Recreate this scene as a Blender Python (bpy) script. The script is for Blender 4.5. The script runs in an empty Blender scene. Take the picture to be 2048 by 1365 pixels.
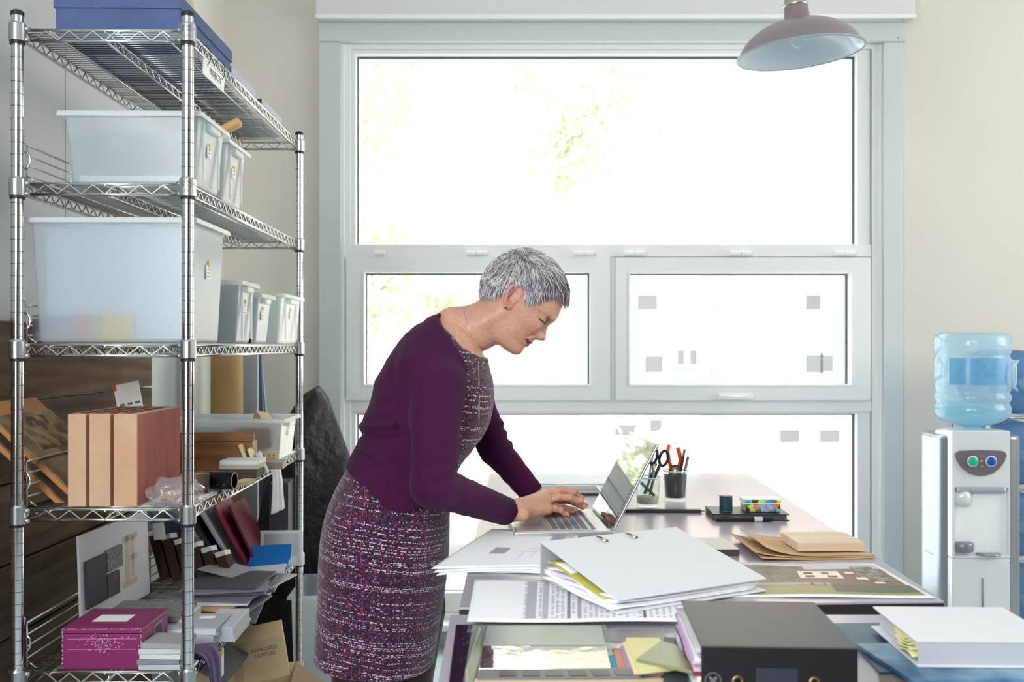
import bpy, bmesh, math, random
import numpy as np
from mathutils import Vector, Matrix, Euler
from mathutils.bvhtree import BVHTree
random.seed(7); np.random.seed(7)
PI = math.pi
R = math.radians
K, VX, VY, E = 2070.0, 1030.0, 693.0, 1.30      # focal length in px, level-axis pixel, eye height
SC = bpy.context.scene
COL = SC.collection

# ---------------------------------------------------------------- camera, world, lights, exposure
cam_d = bpy.data.cameras.new('camera'); cam = bpy.data.objects.new('camera', cam_d); COL.objects.link(cam)
cam.location = (0, 0, E); cam.rotation_euler = (PI/2, 0, 0)
cam_d.sensor_width = 36; cam_d.lens = 36*K/2048
cam_d.shift_x = (1024-VX)/2048; cam_d.shift_y = (VY-682.5)/2048
cam_d.clip_start = 0.05; cam_d.clip_end = 300
cam_d.dof.use_dof = True; cam_d.dof.focus_distance = 2.42; cam_d.dof.aperture_fstop = 5.6
SC.camera = cam
W = bpy.data.worlds.new('sky'); SC.world = W; W.use_nodes = True
bg = W.node_tree.nodes['Background']; bg.inputs[0].default_value = (0.97, 0.985, 1.0, 1); bg.inputs[1].default_value = 5.5
def area(name, loc, rot, sx, sy, power, col=(1, 1, 1)):
    l = bpy.data.lights.new(name, 'AREA'); l.shape = 'RECTANGLE'; l.size = sx; l.size_y = sy; l.energy = power; l.color = col
    o = bpy.data.objects.new(name, l); COL.objects.link(o); o.location = loc; o.rotation_euler = rot
    return o
area('ceiling_fill_light', (-.55, -2.2, 2.55), (R(66), 0, R(-16)), 1.9, 1.5, 58, (0.97, 0.985, 1))
area('left_fill_light', (-1.2, .15, 1.75), (0, R(-90), R(28)), 1.5, 1.5, 80, (0.97, 0.985, 1))  # added fill before the solid left wall, which has no window
area('side_fill_light', (4.4, 2.6, 2.1), (0, R(90), 0), 1.8, 2.0, 58, (1, 0.97, 0.92))  # added fill that brightens the right side; no window stands there
SC.view_settings.view_transform = 'Standard'; SC.view_settings.look = 'None'
SC.view_settings.gamma = 1; SC.view_settings.use_curve_mapping = False
SC.view_settings.exposure = 0.16
SC.cycles.transparent_max_bounces = 28

# ---------------------------------------------------------------- helpers
def P(x, y, D): return Vector(((x-VX)*D/K, D, E-(y-VY)*D/K))
def T(x, y, z):
    D = K*(E-z)/(y-VY); return P(x, y, D)

MATS = {}
def srgb(c):
    if isinstance(c, str):
        c = [int(c[i:i+2], 16)/255 for i in (0, 2, 4)]
        return tuple((v/12.92 if v <= 0.04045 else ((v+0.055)/1.055)**2.4) for v in c)
    return tuple(c)
def mat(name, col, rough=0.5, metal=0.0, bump=None, var=None, trans=0.0, ior=1.45, emit=0, sheen=0, spec=0.5, stretch=None, sss=0, coat=0):
    """var=(scale, colour2, lo, hi) noise mix; bump=(scale, strength, dist)"""
    if name in MATS: return MATS[name]
    m = bpy.data.materials.new(name); m.use_nodes = True; n = m.node_tree.nodes; L = m.node_tree.links
    b = n['Principled BSDF']; c = srgb(col)
    b.inputs['Base Color'].default_value = (*c, 1); b.inputs['Roughness'].default_value = rough
    b.inputs['Metallic'].default_value = metal; b.inputs['IOR'].default_value = ior
    b.inputs['Transmission Weight'].default_value = trans; b.inputs['Specular IOR Level'].default_value = spec
    if sheen: b.inputs['Sheen Weight'].default_value = sheen; b.inputs['Sheen Roughness'].default_value = 0.5
    if coat: b.inputs['Coat Weight'].default_value = coat
    if sss: b.inputs['Subsurface Weight'].default_value = sss; b.inputs['Subsurface Radius'].default_value = (0.02, 0.008, 0.005); b.inputs['Subsurface Scale'].default_value = 0.4
    if emit: b.inputs['Emission Color'].default_value = (*c, 1); b.inputs['Emission Strength'].default_value = emit
    if bump or var:
        tc = n.new('ShaderNodeTexCoord'); mp = n.new('ShaderNodeMapping'); L.new(tc.outputs['Object'], mp.inputs[0])
        if stretch: mp.inputs['Scale'].default_value = stretch
    if var:
        no = n.new('ShaderNodeTexNoise'); no.inputs['Scale'].default_value = var[0]; no.inputs['Detail'].default_value = 6
        L.new(mp.outputs[0], no.inputs['Vector'])
        r = n.new('ShaderNodeValToRGB'); r.color_ramp.elements[0].position = var[2]; r.color_ramp.elements[1].position = var[3]
        r.color_ramp.elements[0].color = (*c, 1); r.color_ramp.elements[1].color = (*srgb(var[1]), 1)
        L.new(no.outputs['Fac'], r.inputs[0]); L.new(r.outputs[0], b.inputs['Base Color'])
    if bump:
        no = n.new('ShaderNodeTexNoise'); no.inputs['Scale'].default_value = bump[0]; no.inputs['Detail'].default_value = 4
        L.new(mp.outputs[0], no.inputs['Vector'])
        bp = n.new('ShaderNodeBump'); bp.inputs['Strength'].default_value = bump[1]; bp.inputs['Distance'].default_value = bump[2]
        L.new(no.outputs['Fac'], bp.inputs['Height']); L.new(bp.outputs[0], b.inputs['Normal'])
    MATS[name] = m
    return m
def clear_mat(name, col, rough, transp, tl=0.5):
    """milky plastic: transparent + diffuse/translucent + weak gloss"""
    if name in MATS: return MATS[name]
    m = bpy.data.materials.new(name); m.use_nodes = True; n = m.node_tree.nodes; L = m.node_tree.links
    n.remove(n['Principled BSDF']); out = n['Material Output']; c = (*srgb(col), 1)
    d = n.new('ShaderNodeBsdfDiffuse'); t = n.new('ShaderNodeBsdfTranslucent'); x = n.new('ShaderNodeBsdfTransparent'); g = n.new('ShaderNodeBsdfGlossy')
    d.inputs[0].default_value = c; t.inputs[0].default_value = c; g.inputs['Roughness'].default_value = rough
    x.inputs[0].default_value = c
    a = n.new('ShaderNodeMixShader'); a.inputs[0].default_value = tl; L.new(d.outputs[0], a.inputs[1]); L.new(t.outputs[0], a.inputs[2])
    b = n.new('ShaderNodeMixShader'); b.inputs[0].default_value = transp; L.new(a.outputs[0], b.inputs[1]); L.new(x.outputs[0], b.inputs[2])
    f = n.new('ShaderNodeFresnel'); ge = n.new('ShaderNodeNewGeometry'); mi = n.new('ShaderNodeMath'); mi.operation = 'MULTIPLY_ADD'; L.new(ge.outputs['Backfacing'], mi.inputs[0]); mi.inputs[1].default_value = .69-1.45; mi.inputs[2].default_value = 1.45; L.new(mi.outputs[0], f.inputs[0])
    e = n.new('ShaderNodeMixShader'); L.new(f.outputs[0], e.inputs[0]); L.new(b.outputs[0], e.inputs[1]); L.new(g.outputs[0], e.inputs[2])
    L.new(e.outputs[0], out.inputs[0]); MATS[name] = m
    return m

class M:
    def __init__(s): s.v = []; s.f = []; s.mi = []; s.cur = 0
    def add(s, vs, fs):
        o = len(s.v); s.v += [tuple(v) for v in vs]
        for f in fs: s.f.append([i+o for i in f]); s.mi.append(s.cur)
        return s
    def mx(s, start, m):
        for i in range(start, len(s.v)): s.v[i] = tuple(m @ Vector(s.v[i]))
    def box(s, c, d, rot=None):
        x, y, z = (q/2 for q in d); m = Matrix.Translation(c)
        if rot is not None: m = m @ (Euler(rot).to_matrix().to_4x4() if not isinstance(rot, Matrix) else rot.to_4x4())
        vs = [m @ Vector(p) for p in ((-x,-y,-z),(x,-y,-z),(x,y,-z),(-x,y,-z),(-x,-y,z),(x,-y,z),(x,y,z),(-x,y,z))]
        return s.add(vs, [(3,2,1,0),(4,5,6,7),(0,1,5,4),(1,2,6,5),(2,3,7,6),(3,0,4,7)])
    def b2(s, lo, hi):
        lo, hi = Vector(lo), Vector(hi); return s.box((lo+hi)/2, hi-lo)
    def tube(s, pts, r, n=8, caps=True, closed=False):
        pts = [Vector(p) for p in pts]; k = len(pts); rs = r if isinstance(r, (list, tuple)) else [r]*k
        up = None; vs = []
        for i, p in enumerate(pts):
            if closed: t = pts[(i+1) % k]-pts[i-1]
            else: t = pts[min(i+1, k-1)]-pts[max(i-1, 0)]
            t.normalize()
            if up is None: up = Vector((0, 0, 1)) if abs(t.z) < .9 else Vector((1, 0, 0))
            a = up-t*up.dot(t); a.normalize(); up = a; b = t.cross(a)
            for j in range(n):
                an = 2*PI*j/n; vs.append(p+(a*math.cos(an)+b*math.sin(an))*rs[i])
        fs = []
        for i in range(k if closed else k-1):
            for j in range(n):
                q = (i+1) % k; fs.append((i*n+j, i*n+(j+1) % n, q*n+(j+1) % n, q*n+j))
        if caps and not closed: fs.append(tuple(range(n-1, -1, -1))); fs.append(tuple((k-1)*n+j for j in range(n)))
        return s.add(vs, fs)
    def lathe(s, prof, n=24, c=(0, 0, 0), rot=None, caps=True):
        m = Matrix.Translation(c) @ (Euler(rot).to_matrix().to_4x4() if rot else Matrix.Identity(4))
        vs = [m @ Vector((r*math.cos(2*PI*j/n), r*math.sin(2*PI*j/n), z)) for r, z in prof for j in range(n)]
        fs = [(i*n+j, i*n+(j+1) % n, (i+1)*n+(j+1) % n, (i+1)*n+j) for i in range(len(prof)-1) for j in range(n)]
        if caps: fs.append(tuple(range(n-1, -1, -1))); fs.append(tuple((len(prof)-1)*n+j for j in range(n)))
        return s.add(vs, fs)
    def prism(s, poly, z0, z1, m=None):
        k = len(poly); m = m or Matrix.Identity(4)
        vs = [m @ Vector((x, y, z0)) for x, y in poly]+[m @ Vector((x, y, z1)) for x, y in poly]
        fs = [tuple(range(k-1, -1, -1)), tuple(range(k, 2*k))]+[(i, (i+1) % k, k+(i+1) % k, k+i) for i in range(k)]
        return s.add(vs, fs)
    def ring(s, o, i, y0, y1):
        """flat frame in the XZ plane: outer and inner rect (x0,z0,x1,z1), from y0 to y1"""
        q = lambda r: [(r[0], r[1]), (r[2], r[1]), (r[2], r[3]), (r[0], r[3])]
        vs = [(x, y, z) for y in (y0, y1) for r in (o, i) for x, z in q(r)]
        fs = []
        for a in range(4):
            b = (a+1) % 4
            fs += [(a, b, 4+b, 4+a), (8+b, 8+a, 12+a, 12+b), (b, a, 8+a, 8+b), (4+a, 4+b, 12+b, 12+a)]
        return s.add(vs, fs)
    def grid(s, nu, nv, fn, closed_u=False):
        vs = [fn(u/(nu-1 if not closed_u else nu), v/(nv-1)) for v in range(nv) for u in range(nu)]
        fs = []
        for v in range(nv-1):
            for u in range(nu if closed_u else nu-1):
                w = (u+1) % nu; fs.append((v*nu+u, v*nu+w, (v+1)*nu+w, (v+1)*nu+u))
        return s.add(vs, fs)
    def build(s, name, m, parent=None, smooth=False, bevel=0, solid=0, sub=0, loc=None, rot=None, seg=2):
        me = bpy.data.meshes.new(name); me.from_pydata(s.v, [], s.f)
        for k in (m if isinstance(m, (list, tuple)) else [m]): me.materials.append(k)
        if any(s.mi): me.polygons.foreach_set('material_index', s.mi)
        if smooth: me.polygons.foreach_set('use_smooth', [True]*len(s.f))
        me.update()
        o = bpy.data.objects.new(name, me); COL.objects.link(o)
        if parent: o.parent = parent
        if loc is not None: o.location = loc
        if rot is not None: o.rotation_euler = rot
        if solid: q = o.modifiers.new('s', 'SOLIDIFY'); q.thickness = solid; q.offset = 0
        if bevel: q = o.modifiers.new('b', 'BEVEL'); q.width = bevel; q.segments = seg; q.limit_method = 'ANGLE'; q.angle_limit = R(40)
        if sub: q = o.modifiers.new('u', 'SUBSURF'); q.levels = sub; q.render_levels = sub
        return o
def auto_smooth(o, ang=35):
    me = o.data; me.polygons.foreach_set('use_smooth', [True]*len(me.polygons)); me.set_sharp_from_angle(angle=R(ang)); return o
def tag(o, label=None, cat=None, group=None, kind=None):
    if label: o['label'] = label
    if cat: o['category'] = cat
    if group: o['group'] = group
    if kind: o['kind'] = kind
    return o
def thing(name, label, cat, loc=(0, 0, 0), rz=0, group=None, kind=None):
    o = bpy.data.objects.new(name, None); COL.objects.link(o); o.location = loc; o.rotation_euler = (0, 0, rz); o.empty_display_size = .05
    return tag(o, label, cat, group, kind)
def copy_tree(o, parent=None):
    c = o.copy(); COL.objects.link(c); c.parent = parent
    for ch in list(o.children): copy_tree(ch, c)
    return c
def text(body, size, m, name, parent, loc, rot, ext=0.0002, sx=1):
    cu = bpy.data.curves.new(name, 'FONT'); cu.body = body; cu.size = size; cu.extrude = ext; cu.align_x = 'CENTER'; cu.align_y = 'CENTER'; cu.resolution_u = 2
    o = bpy.data.objects.new(name, cu); COL.objects.link(o); dg = bpy.context.evaluated_depsgraph_get()
    me = bpy.data.meshes.new_from_object(o.evaluated_get(dg)); bpy.data.objects.remove(o)
    me.materials.clear(); me.materials.append(m)
    o = bpy.data.objects.new(name, me); COL.objects.link(o); o.parent = parent; o.location = loc; o.rotation_euler = rot; o.scale = (sx, 1, 1); o['kind'] = 'stuff'
    return o

white = mat('white_paint', 'f2f2f0', .55, bump=(40, .05, .001))
chrome = mat('chrome', 'd5d5d8', .12, 1.0)
wire_m = mat('plated_wire', 'd8d8d4', .22, 1.0)
steel = mat('brushed_steel', 'b9bbbd', .3, 1.0)
paper = mat('paper', 'e6e8ec', .7)
black = mat('black_plastic', '131318', .35)
cardboard = mat('cardboard', 'c5ab84', .8, var=(8, 'b49a72', .35, .7), bump=(60, .1, .001))
# ---------------------------------------------------------------- room shell
XL, XR, YB, YF, H = -1.285, 4.6, 4.5, -3.4, 3.15
def q(x, y, D=4.5): p = P(x, y, D); return p.x, p.z
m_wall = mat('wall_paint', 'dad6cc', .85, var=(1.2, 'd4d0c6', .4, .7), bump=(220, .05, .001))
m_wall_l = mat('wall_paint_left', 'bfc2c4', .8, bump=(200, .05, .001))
m_floor = mat('pale_floor', 'b9cbd0', .5, var=(5, 'a3b6bb', .35, .7))
frame_m = mat('window_frame_paint', 'eceeed', .4)
casing_m = mat('window_casing_paint', 'ccd4d4', .5)
def struct(name, mb, m, parent=None, **k): o = mb.build(name, m, parent, **k); o['kind'] = 'structure'; return o
struct('floor', M().b2((XL-.3, YF-.3, -.12), (XR+.3, YB+.3, 0)), m_floor)
struct('ceiling', M().b2((XL-.3, YF-.3, H), (XR+.3, YB+.3, H+.12)), white)
x0, z1 = q(690, 88); x1, z0 = q(1757, 1240)
struct('wall_back', M().ring((XL-.3, 0, XR+.3, H), (x0, z0, x1, z1), YB, YB+.26), m_wall)
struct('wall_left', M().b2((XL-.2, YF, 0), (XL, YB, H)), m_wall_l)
struct('wall_right', M().b2((XR, YF, 0), (XR+.2, YB, H)), m_wall)
struct('wall_front', M().b2((XL-.3, YF-.2, 0), (XR+.3, YF, H)), mat('dark_rear_wall', '4a4644', .8))
# vertical joint strip of the left wall panelling, and a paler strip that paints in the lit end of that wall
struct('trim_1', M().b2((XL, 2.955, 0), (XL+.0012, 2.958, H)), mat('joint', '7d8082', .8))
struct('trim_2', M().b2((XL, 4.08, 0), (XL+.02, 4.5, H)), mat('lit_wall_strip', 'e6e3d8', .8))
struct('baseboard_back', M().b2((XL, YB-.015, 0), (x0-.06, YB, .09)), white, bevel=.003)
struct('baseboard_right', M().b2((x1+.1, YB-.015, 0), (XR, YB, .09)), white, bevel=.003)

# casings round the window
a, _ = q(640, 0); b, _ = q(1801, 0); _, zt = q(0, 50); _, zh = q(0, -45); c, _ = q(1813, 0)
struct('trim_3', M().b2((a, YB-.03, 0.09), (x0-.012, YB, z1)), casing_m, bevel=.003)
struct('trim_4', M().b2((x1+.012, YB-.03, 0.09), (b, YB, z1)), casing_m, bevel=.003)
struct('trim_5', M().b2((a, YB-.04, z1), (b+.01, YB, zt)), casing_m, bevel=.003)
hd = struct('trim_6', M().b2((a, YB-.1, zt), (c, YB, zh)), mat('roller_blind_box_paint', 'dcdcdc', .5), bevel=.006)
for zz in (zt+.03,):
    struct('lip', M().b2((a, YB-.112, zt-.004), (c, YB-.1, zt+.014)), white, hd, bevel=.004)
for px, py in ((1806, 40), (1796, 76)):
    p = P(px, py, YB-.1); M().lathe([(.006, 0), (.005, .003)], 10, (p.x, p.y, p.z), (R(90), 0, 0)).build('screw', steel, hd)
struct('trim_7', M().b2((x0-.012, YB-.012, .09), (x0, YB+.02, z1)), white, bevel=.002)
struct('trim_8', M().b2((x1, YB-.012, .09), (x1+.012, YB+.02, z1)), white, bevel=.002)
struct('trim_9', M().b2((x0-.02, YB-.09, z0-.03), (x1+.02, YB+.02, z0)), white, bevel=.005)   # inner sill

# the window: empty > frame pieces, sashes, panes
glass_m = clear_mat('window_glass', 'fbfffd', .02, 1.0, .0)
win = thing('window_1', None, None, (0, 0, 0)); win['kind'] = 'structure'
gk = mat('glazing_gasket', '5d686c', .6)
def rr(x0, y0, x1, y1, D):
    a = P(x0, y1, D); b = P(x1, y0, D); return (a.x, a.z, b.x, b.z)
D = 4.52
def frame(name, o, i, y0, y1, parent=win, m=frame_m, bev=.003): return M().ring(rr(*o, D), rr(*i, D), y0, y1).build(name, m, parent, bevel=bev)
frame('outer_frame', (690, 88, 1757, 1240), (703, 100, 1742, 1226), 4.50, 4.62)
frame('upper_frame', (703, 100, 1740, 492), (712, 109, 1714, 489), 4.515, 4.60)
frame('lower_frame', (703, 824, 1740, 1226), (712, 828, 1714, 1186), 4.515, 4.60)
r = rr(702, 490, 1741, 514, D); M().b2((r[0], 4.505, r[1]), (r[2], 4.60, r[3])).build('transom', frame_m, win, bevel=.003)
r = rr(702, 801, 1741, 824, D); M().b2((r[0], 4.505, r[1]), (r[2], 4.60, r[3])).build('transom', frame_m, win, bevel=.003)
r = rr(1219, 514, 1229, 801, D); M().b2((r[0], 4.51, r[1]), (r[2], 4.60, r[3])).build('mullion', frame_m, win, bevel=.002)
for nm, g, dd in (('upper_pane', (712, 109, 1714, 489), 4.57), ('lower_pane', (712, 828, 1714, 1186), 4.57)):
    r = rr(*g, D); M().b2((r[0], dd, r[1]), (r[2], dd+.006, r[3])).build(nm, glass_m, win)
    frame('gasket', (g[0]-1, g[1]-1, g[2]+1, g[3]+1), (g[0]+3, g[1]+4, g[2]-4, g[3]-1), 4.557, 4.568, win, gk, 0)
for o, i in (((694, 514, 1219, 801), (731, 547, 1179, 769)), ((1229, 516, 1736, 801), (1258, 548, 1697, 769))):
    s = frame('sash', o, i, 4.485, 4.58)
    M().ring(rr(i[0]-3, i[1]-3, i[2]+3, i[3]+3, D), rr(*i, D), 4.481, 4.486).build('glazing_bead', white, s)
    r = rr(*i, D); M().b2((r[0], 4.55, r[1]), (r[2], 4.556, r[3])).build('pane', glass_m, s)
    M().ring(rr(i[0]-1, i[1]-1, i[2]+1, i[3]+1, D), rr(i[0]+2, i[1]+3, i[2]-4, i[3]-1, D), 4.535, 4.548).build('gasket', gk, s)
for hx in (748, 953, 1168, 1270, 1482, 1690):
    h = None
    for k, (u0, u1) in enumerate(((-21, -1), (1, 21))):
        if hx == 748 and k == 0: continue
        p0 = P(hx+u0, 507, 4.475); p1 = P(hx+u1, 507, 4.475)
        M().tube([p0, p1], .011, 10).build('hinge', white, win, smooth=False)
# handle on right sash and round knob on the left
p = P(1472, 793, 4.47); hn = M().box(p, (.155, .02, .028)).build('handle', white, win, bevel=.008, seg=3)
M().tube([P(1442, 795, 4.45), P(1492, 795, 4.45)], .007, 8).build('lever', white, hn, smooth=True)
p = P(974, 788, 4.48); M().lathe([(.018, 0), (.018, .012), (.012, .018)], 20, p, (R(90), 0, 0)).build('knob', white, win, smooth=False)

# ---------------------------------------------------------------- outdoors
struct('ground', M().b2((-60, 4.9, -4.6), (60, 70, -4.5)), mat('pale_street', 'd0d2d6', .9))
bm_w = mat('warm_render_wall', 'd9c4bc', .9, var=(.6, 'd2b8ae', .4, .7)); bm_p = mat('pale_render_wall', 'e8e4dc', .9)
bm_b = mat('blue_panel', '8cbcd8', .6); wg = mat('far_window_glass', '6c6a68', .7)
bl = thing('apartment_building', 'pale terracotta apartment building across the street seen through the window', 'building', (0, 26, 0))
def bb(name, x0, y0, x1, y1, m, dep=.3, fr=0, par=bl):
    D = 26-fr; a = P(x0, y1, D); b = P(x1, y0, D); return M().b2((a.x, -fr, a.z), (b.x, -fr+dep, b.z)).build(name, m, par)
bb('wall', 640, -1200, 3200, 1060, bm_w, 6)
bb('pale_wall', 1160, 440, 1332, 1060, bm_p, .3, .25); bb('pale_wall', 1450, 560, 1620, 720, bm_p, .3, .3)
for y in (610, 735, 860): 
    bb('blue_panel', 1342, y-15, 1390, y+32, bm_b, .2, .5); bb('blue_panel', 1424, y-15, 1438, y+32, bm_b, .2, .5)
bb('stair_tower', 1332, 420, 1400, 1060, bm_p, .3, .45)
for x, y, w, h in ((1290, 712, 36, 34), (1275, 590, 40, 30), (1612, 710, 30, 36), (1645, 710, 22, 34), (1612, 590, 30, 30), (1300, 840, 24, 24), (1355, 700, 14, 30), (1380, 700, 14, 30),
                   (1230, 850, 44, 22), (1560, 860, 40, 26), (1640, 860, 40, 26)):
    f = bb('window', x-4, y-4, x+w+4, y+h+4, white, .2, .62); bb('pane', x, y, x+w, y+h, wg, .06, .66, f)
M_leaf = mat('spring_leaf', 'c6caa8', .6, var=(3, 'a8b08a', .3, .7)); M_leaf2 = mat('pale_leaf', 'd0d3b2', .6); bark = mat('bark', 'b9b1a6', .9)
rng = np.random.default_rng(3)
def tree(label, base, h, spread, nleaf, seed, m):
    rg = random.Random(seed); t = thing('street_tree', label, 'tree', base, 0, 'spring trees outside the window')
    wood = M(); tips = []
    def br(p, d, l, r, lev):
        pts = [p]; q = p.copy(); dd = d.copy()
        for i in range(4):
            dd = (dd+Vector((rg.gauss(0, .13), rg.gauss(0, .13), .05))).normalized(); q = q+dd*l/4; pts.append(q.copy())
            if lev >= 2: tips.append((q.copy(), l))
        wood.tube(pts, [r*(1-.12*i) for i in range(5)], 6)
        if lev < 4:
            for k in range(4 if lev < 2 else 3):
                a = rg.uniform(0, 2*PI); s = pts[rg.randint(2, 4)]
                br(s, (dd+Vector((math.cos(a), math.sin(a), rg.uniform(-.1, .6)))*spread).normalized(), l*.66, r*.55, lev+1)
    br(Vector((0, 0, 0)), Vector((0, 0, 1)), h*.42, h*.014, 0)
    wood.build('trunk', bark, t)
    T_ = np.array([list(p) for p, l in tips]); n = nleaf
    c = T_[rng.integers(0, len(T_), n)]+rng.normal(0, .30, (n, 3)); sz = rng.uniform(.035, .075, n)
    u = rng.normal(size=(n, 3)); u /= np.linalg.norm(u, axis=1)[:, None]; w = np.cross(u, rng.normal(size=(n, 3))); w /= np.linalg.norm(w, axis=1)[:, None]
    V = np.stack([c-u*sz[:, None], c+w*sz[:, None]*.5, c+u*sz[:, None], c-w*sz[:, None]*.5], 1).reshape(-1, 3)
    me = bpy.data.meshes.new('foliage'); me.from_pydata(V.tolist(), [], np.arange(4*n).reshape(n, 4).tolist()); me.materials.append(m)
    o = bpy.data.objects.new('foliage', me); COL.objects.link(o); o.parent = t; o['kind'] = 'stuff'
tree('yellow-green spring tree outside, filling the left half of the window', (-3.4, 17, -4.5), 13, .75, 30000, 5, M_leaf)
tree('pale spring tree outside, in front of the building on the right', (7.2, 20, -4.5), 14, .7, 14000, 9, M_leaf2)
tree('low leafy tree outside, seen between the woman and the laptop', (1.3, 11, -4.5), 5.6, .7, 7000, 21, M_leaf)
# ---------------------------------------------------------------- wire shelving unit
LV = [1.966, 1.642, 1.302, .955, .612]
RX, RD = .1775, 1.22
rack = thing('wire_shelving_unit', 'tall chrome wire shelving unit crowded with boxes and samples, against the left wall', 'shelving unit', (-.8645, 2.17, 0), R(.95))
cap_m = mat('black_sleeve', '17181c', .5)
for sx in (-1, 1):
    for y in (0, RD):
        pm = M().lathe([(.0125, 0), (.0125, 2.0)], 20, (sx*RX, y, 0)); z = .05
        gr = []
        while z < 1.98:
            gr.append(z); z += .0254
        o = pm.build('post', chrome, rack); auto_smooth(o, 40)
        g = M()
        for z in gr: g.lathe([(.0126, z-.0006), (.0130, z), (.0126, z+.0006)], 20, (sx*RX, y, 0), caps=False)
        g.build('post_grooves', mat('groove', '55555a', .3, 1.0), o, smooth=True)['kind'] = 'stuff'
        M().lathe([(.0135, 1.992), (.0135, 2.0), (.008, 2.004)], 20, (sx*RX, y, 0)).build('end_cap', cap_m, o)
def shelf(z):
    sh = M(); ap = RX-.004; zb = z-.022
    # connected outline of the top rail (a closed loop), the lower rail is a second part
    loop = lambda zz, i: [(-RX+i, .012, zz), (RX-i, .012, zz), (RX-i, RD-.012, zz), (-RX+i, RD-.012, zz)]
    s = M().tube(loop(z, .004), .0035, 8, closed=True).build('shelf', wire_m, rack, smooth=True)
    M().tube(loop(zb, .004), .0035, 8, closed=True).build('lower_rail', wire_m, s, smooth=True)
    tz = M()
    def zig(p0, p1, step):
        p0, p1 = Vector(p0), Vector(p1); L = (p1-p0).length; n = int(L/step); pts = []
        for i in range(n+1):
            p = p0.lerp(p1, i/n); pts.append(Vector((p.x, p.y, z-.001 if i % 2 else zb+.001)))
        tz.tube(pts, .0022, 6)
    for yy in (.012, RD-.012): zig((-RX+.03, yy, 0), (RX-.03, yy, 0), .0245)
    for xx in (-RX+.004, RX-.004): zig((xx, .03, 0), (xx, RD-.03, 0), .0245)
    zig((0, .03, 0), (0, RD-.03, 0), .0245)
    tz.build('zigzag_wire', wire_m, s, smooth=True)['kind'] = 'stuff'
    wr = M(); y = .03
    while y < RD-.02:
        wr.tube([(-RX+.004, y, z+.003), (RX-.004, y, z+.003)], .0016, 6); y += .0165
    wr.build('deck_wires', wire_m, s, smooth=True)['kind'] = 'stuff'
    br = M()
    for xx in (-.115, 0, .115):
        br.tube([(xx, .01, z-.003), (xx, RD-.01, z-.003)], .0025, 6)
    br.tube([(0, .03, zb), (0, RD-.03, zb)], .003, 6)
    br.build('cross_braces', wire_m, s, smooth=True)['kind'] = 'stuff'
    for sx in (-1, 1):
        for y in (0, RD):
            M().lathe([(.0145, z-.028), (.0172, z-.027), (.0172, z+.008), (.0150, z+.012)], 20, (sx*RX, y, 0)).build('corner_collar', steel, s)
            M().lathe([(.0150, z-.034), (.0150, z-.028)], 16, (sx*RX, y, 0)).build('split_sleeve', cap_m, s)
            for zz in (z, zb): 
                M().lathe([(.0046, -.006), (.0058, 0), (.0046, .006)], 8, (sx*(RX-.018), y+(.004 if y == 0 else -.004), zz), (0, R(90), 0)).build('weld', steel, s, smooth=True)
    return s
for z in LV: shelf(z)
m_lab = mat('label_ink', '6d7074', .6)
for z in LV[:2]:
    text('CHROME\nWIRE SHELF', .0075, m_lab, 'collar_label', rack, (RX, -.0176, z-.002), (R(90), 0, 0))
    text('(NSF)', .008, m_lab, 'collar_label', rack, (RX, -.0176, z-.018), (R(90), 0, 0))
# wire ledges hooked on the left long side
def ledge(z, hgt):
    l = M(); x = -RX+.006
    l.tube([(x, .03, z+hgt), (x, RD-.03, z+hgt)], .0026, 6)
    o = l.build('side_ledge', wire_m, rack, smooth=True)
    g = M()
    for k in (.25, .5, .75): g.tube([(x, .03, z+hgt*k), (x, RD-.03, z+hgt*k)], .002, 6)
    y = .03
    while y < RD-.02:
        g.tube([(x, y, z+hgt), (x, y, z+.004)], .0022, 6); g.tube([(x+.02, y, z+.006), (x, y+.0, z+.02)], .002, 6); y += .29
    g.build('ledge_wires', wire_m, o, smooth=True)['kind'] = 'stuff'
    hk = [(x+.004*math.cos(a)-.004, .02+.0*a, z+hgt+.008-.008*math.sin(a)) for a in [i*PI/6 for i in range(-3, 7)]]
    M().tube(hk, .0026, 6).build('hook', wire_m, o, smooth=True)
    hk = [(x+.012*math.sin(a), .02, z+hgt*.6+.018*math.cos(a)) for a in [i*PI/6 for i in range(0, 7)]]
    M().tube(hk, .0026, 6).build('hook', wire_m, o, smooth=True)
for z, h in ((LV[1], .085), (LV[2], .085), (LV[3], .1), (LV[4], .1)): ledge(z, h)
# ---------------------------------------------------------------- the woman
D0 = 2.48; S = K/D0                      # body mid-plane; person units are pixels at that depth (a right, b down, l away)
def U(x, y, D):                           # world position seen at pixel (x, y) at depth D -> person units
    p = P(x, y, D); return np.array((VX+p.x*S, VY-(p.z-E)*S, (D-D0)*S), np.float32)
def toW(V):
    V = np.asarray(V); return np.stack([(V[:, 0]-VX)/S, D0+V[:, 2]/S, E-(V[:, 1]-VY)/S], 1)
def smin(a, b, k):
    h = np.clip(.5+.5*(b-a)/k, 0, 1); return b*(1-h)+a*h-k*h*(1-h)
def smax(a, b, k): return -smin(-a, -b, k)
def cone(p, a, b, ra, rb):
    a = np.asarray(a, np.float32); b = np.asarray(b, np.float32); d = b-a; L = float((d*d).sum()) or 1
    t = np.clip(sum((p[i]-a[i])*d[i] for i in range(3))/L, 0, 1)
    return np.sqrt(sum((p[i]-a[i]-t*d[i])**2 for i in range(3)))-(ra+t*(rb-ra))
def ell(p, c, r, rot=None):
    q = [p[i]-c[i] for i in range(3)]
    if rot is not None: q = [sum(rot[i][j]*q[j] for j in range(3)) for i in range(3)]
    k = np.sqrt(sum((q[i]/r[i])**2 for i in range(3))); return (k-1)*min(r)
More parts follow.
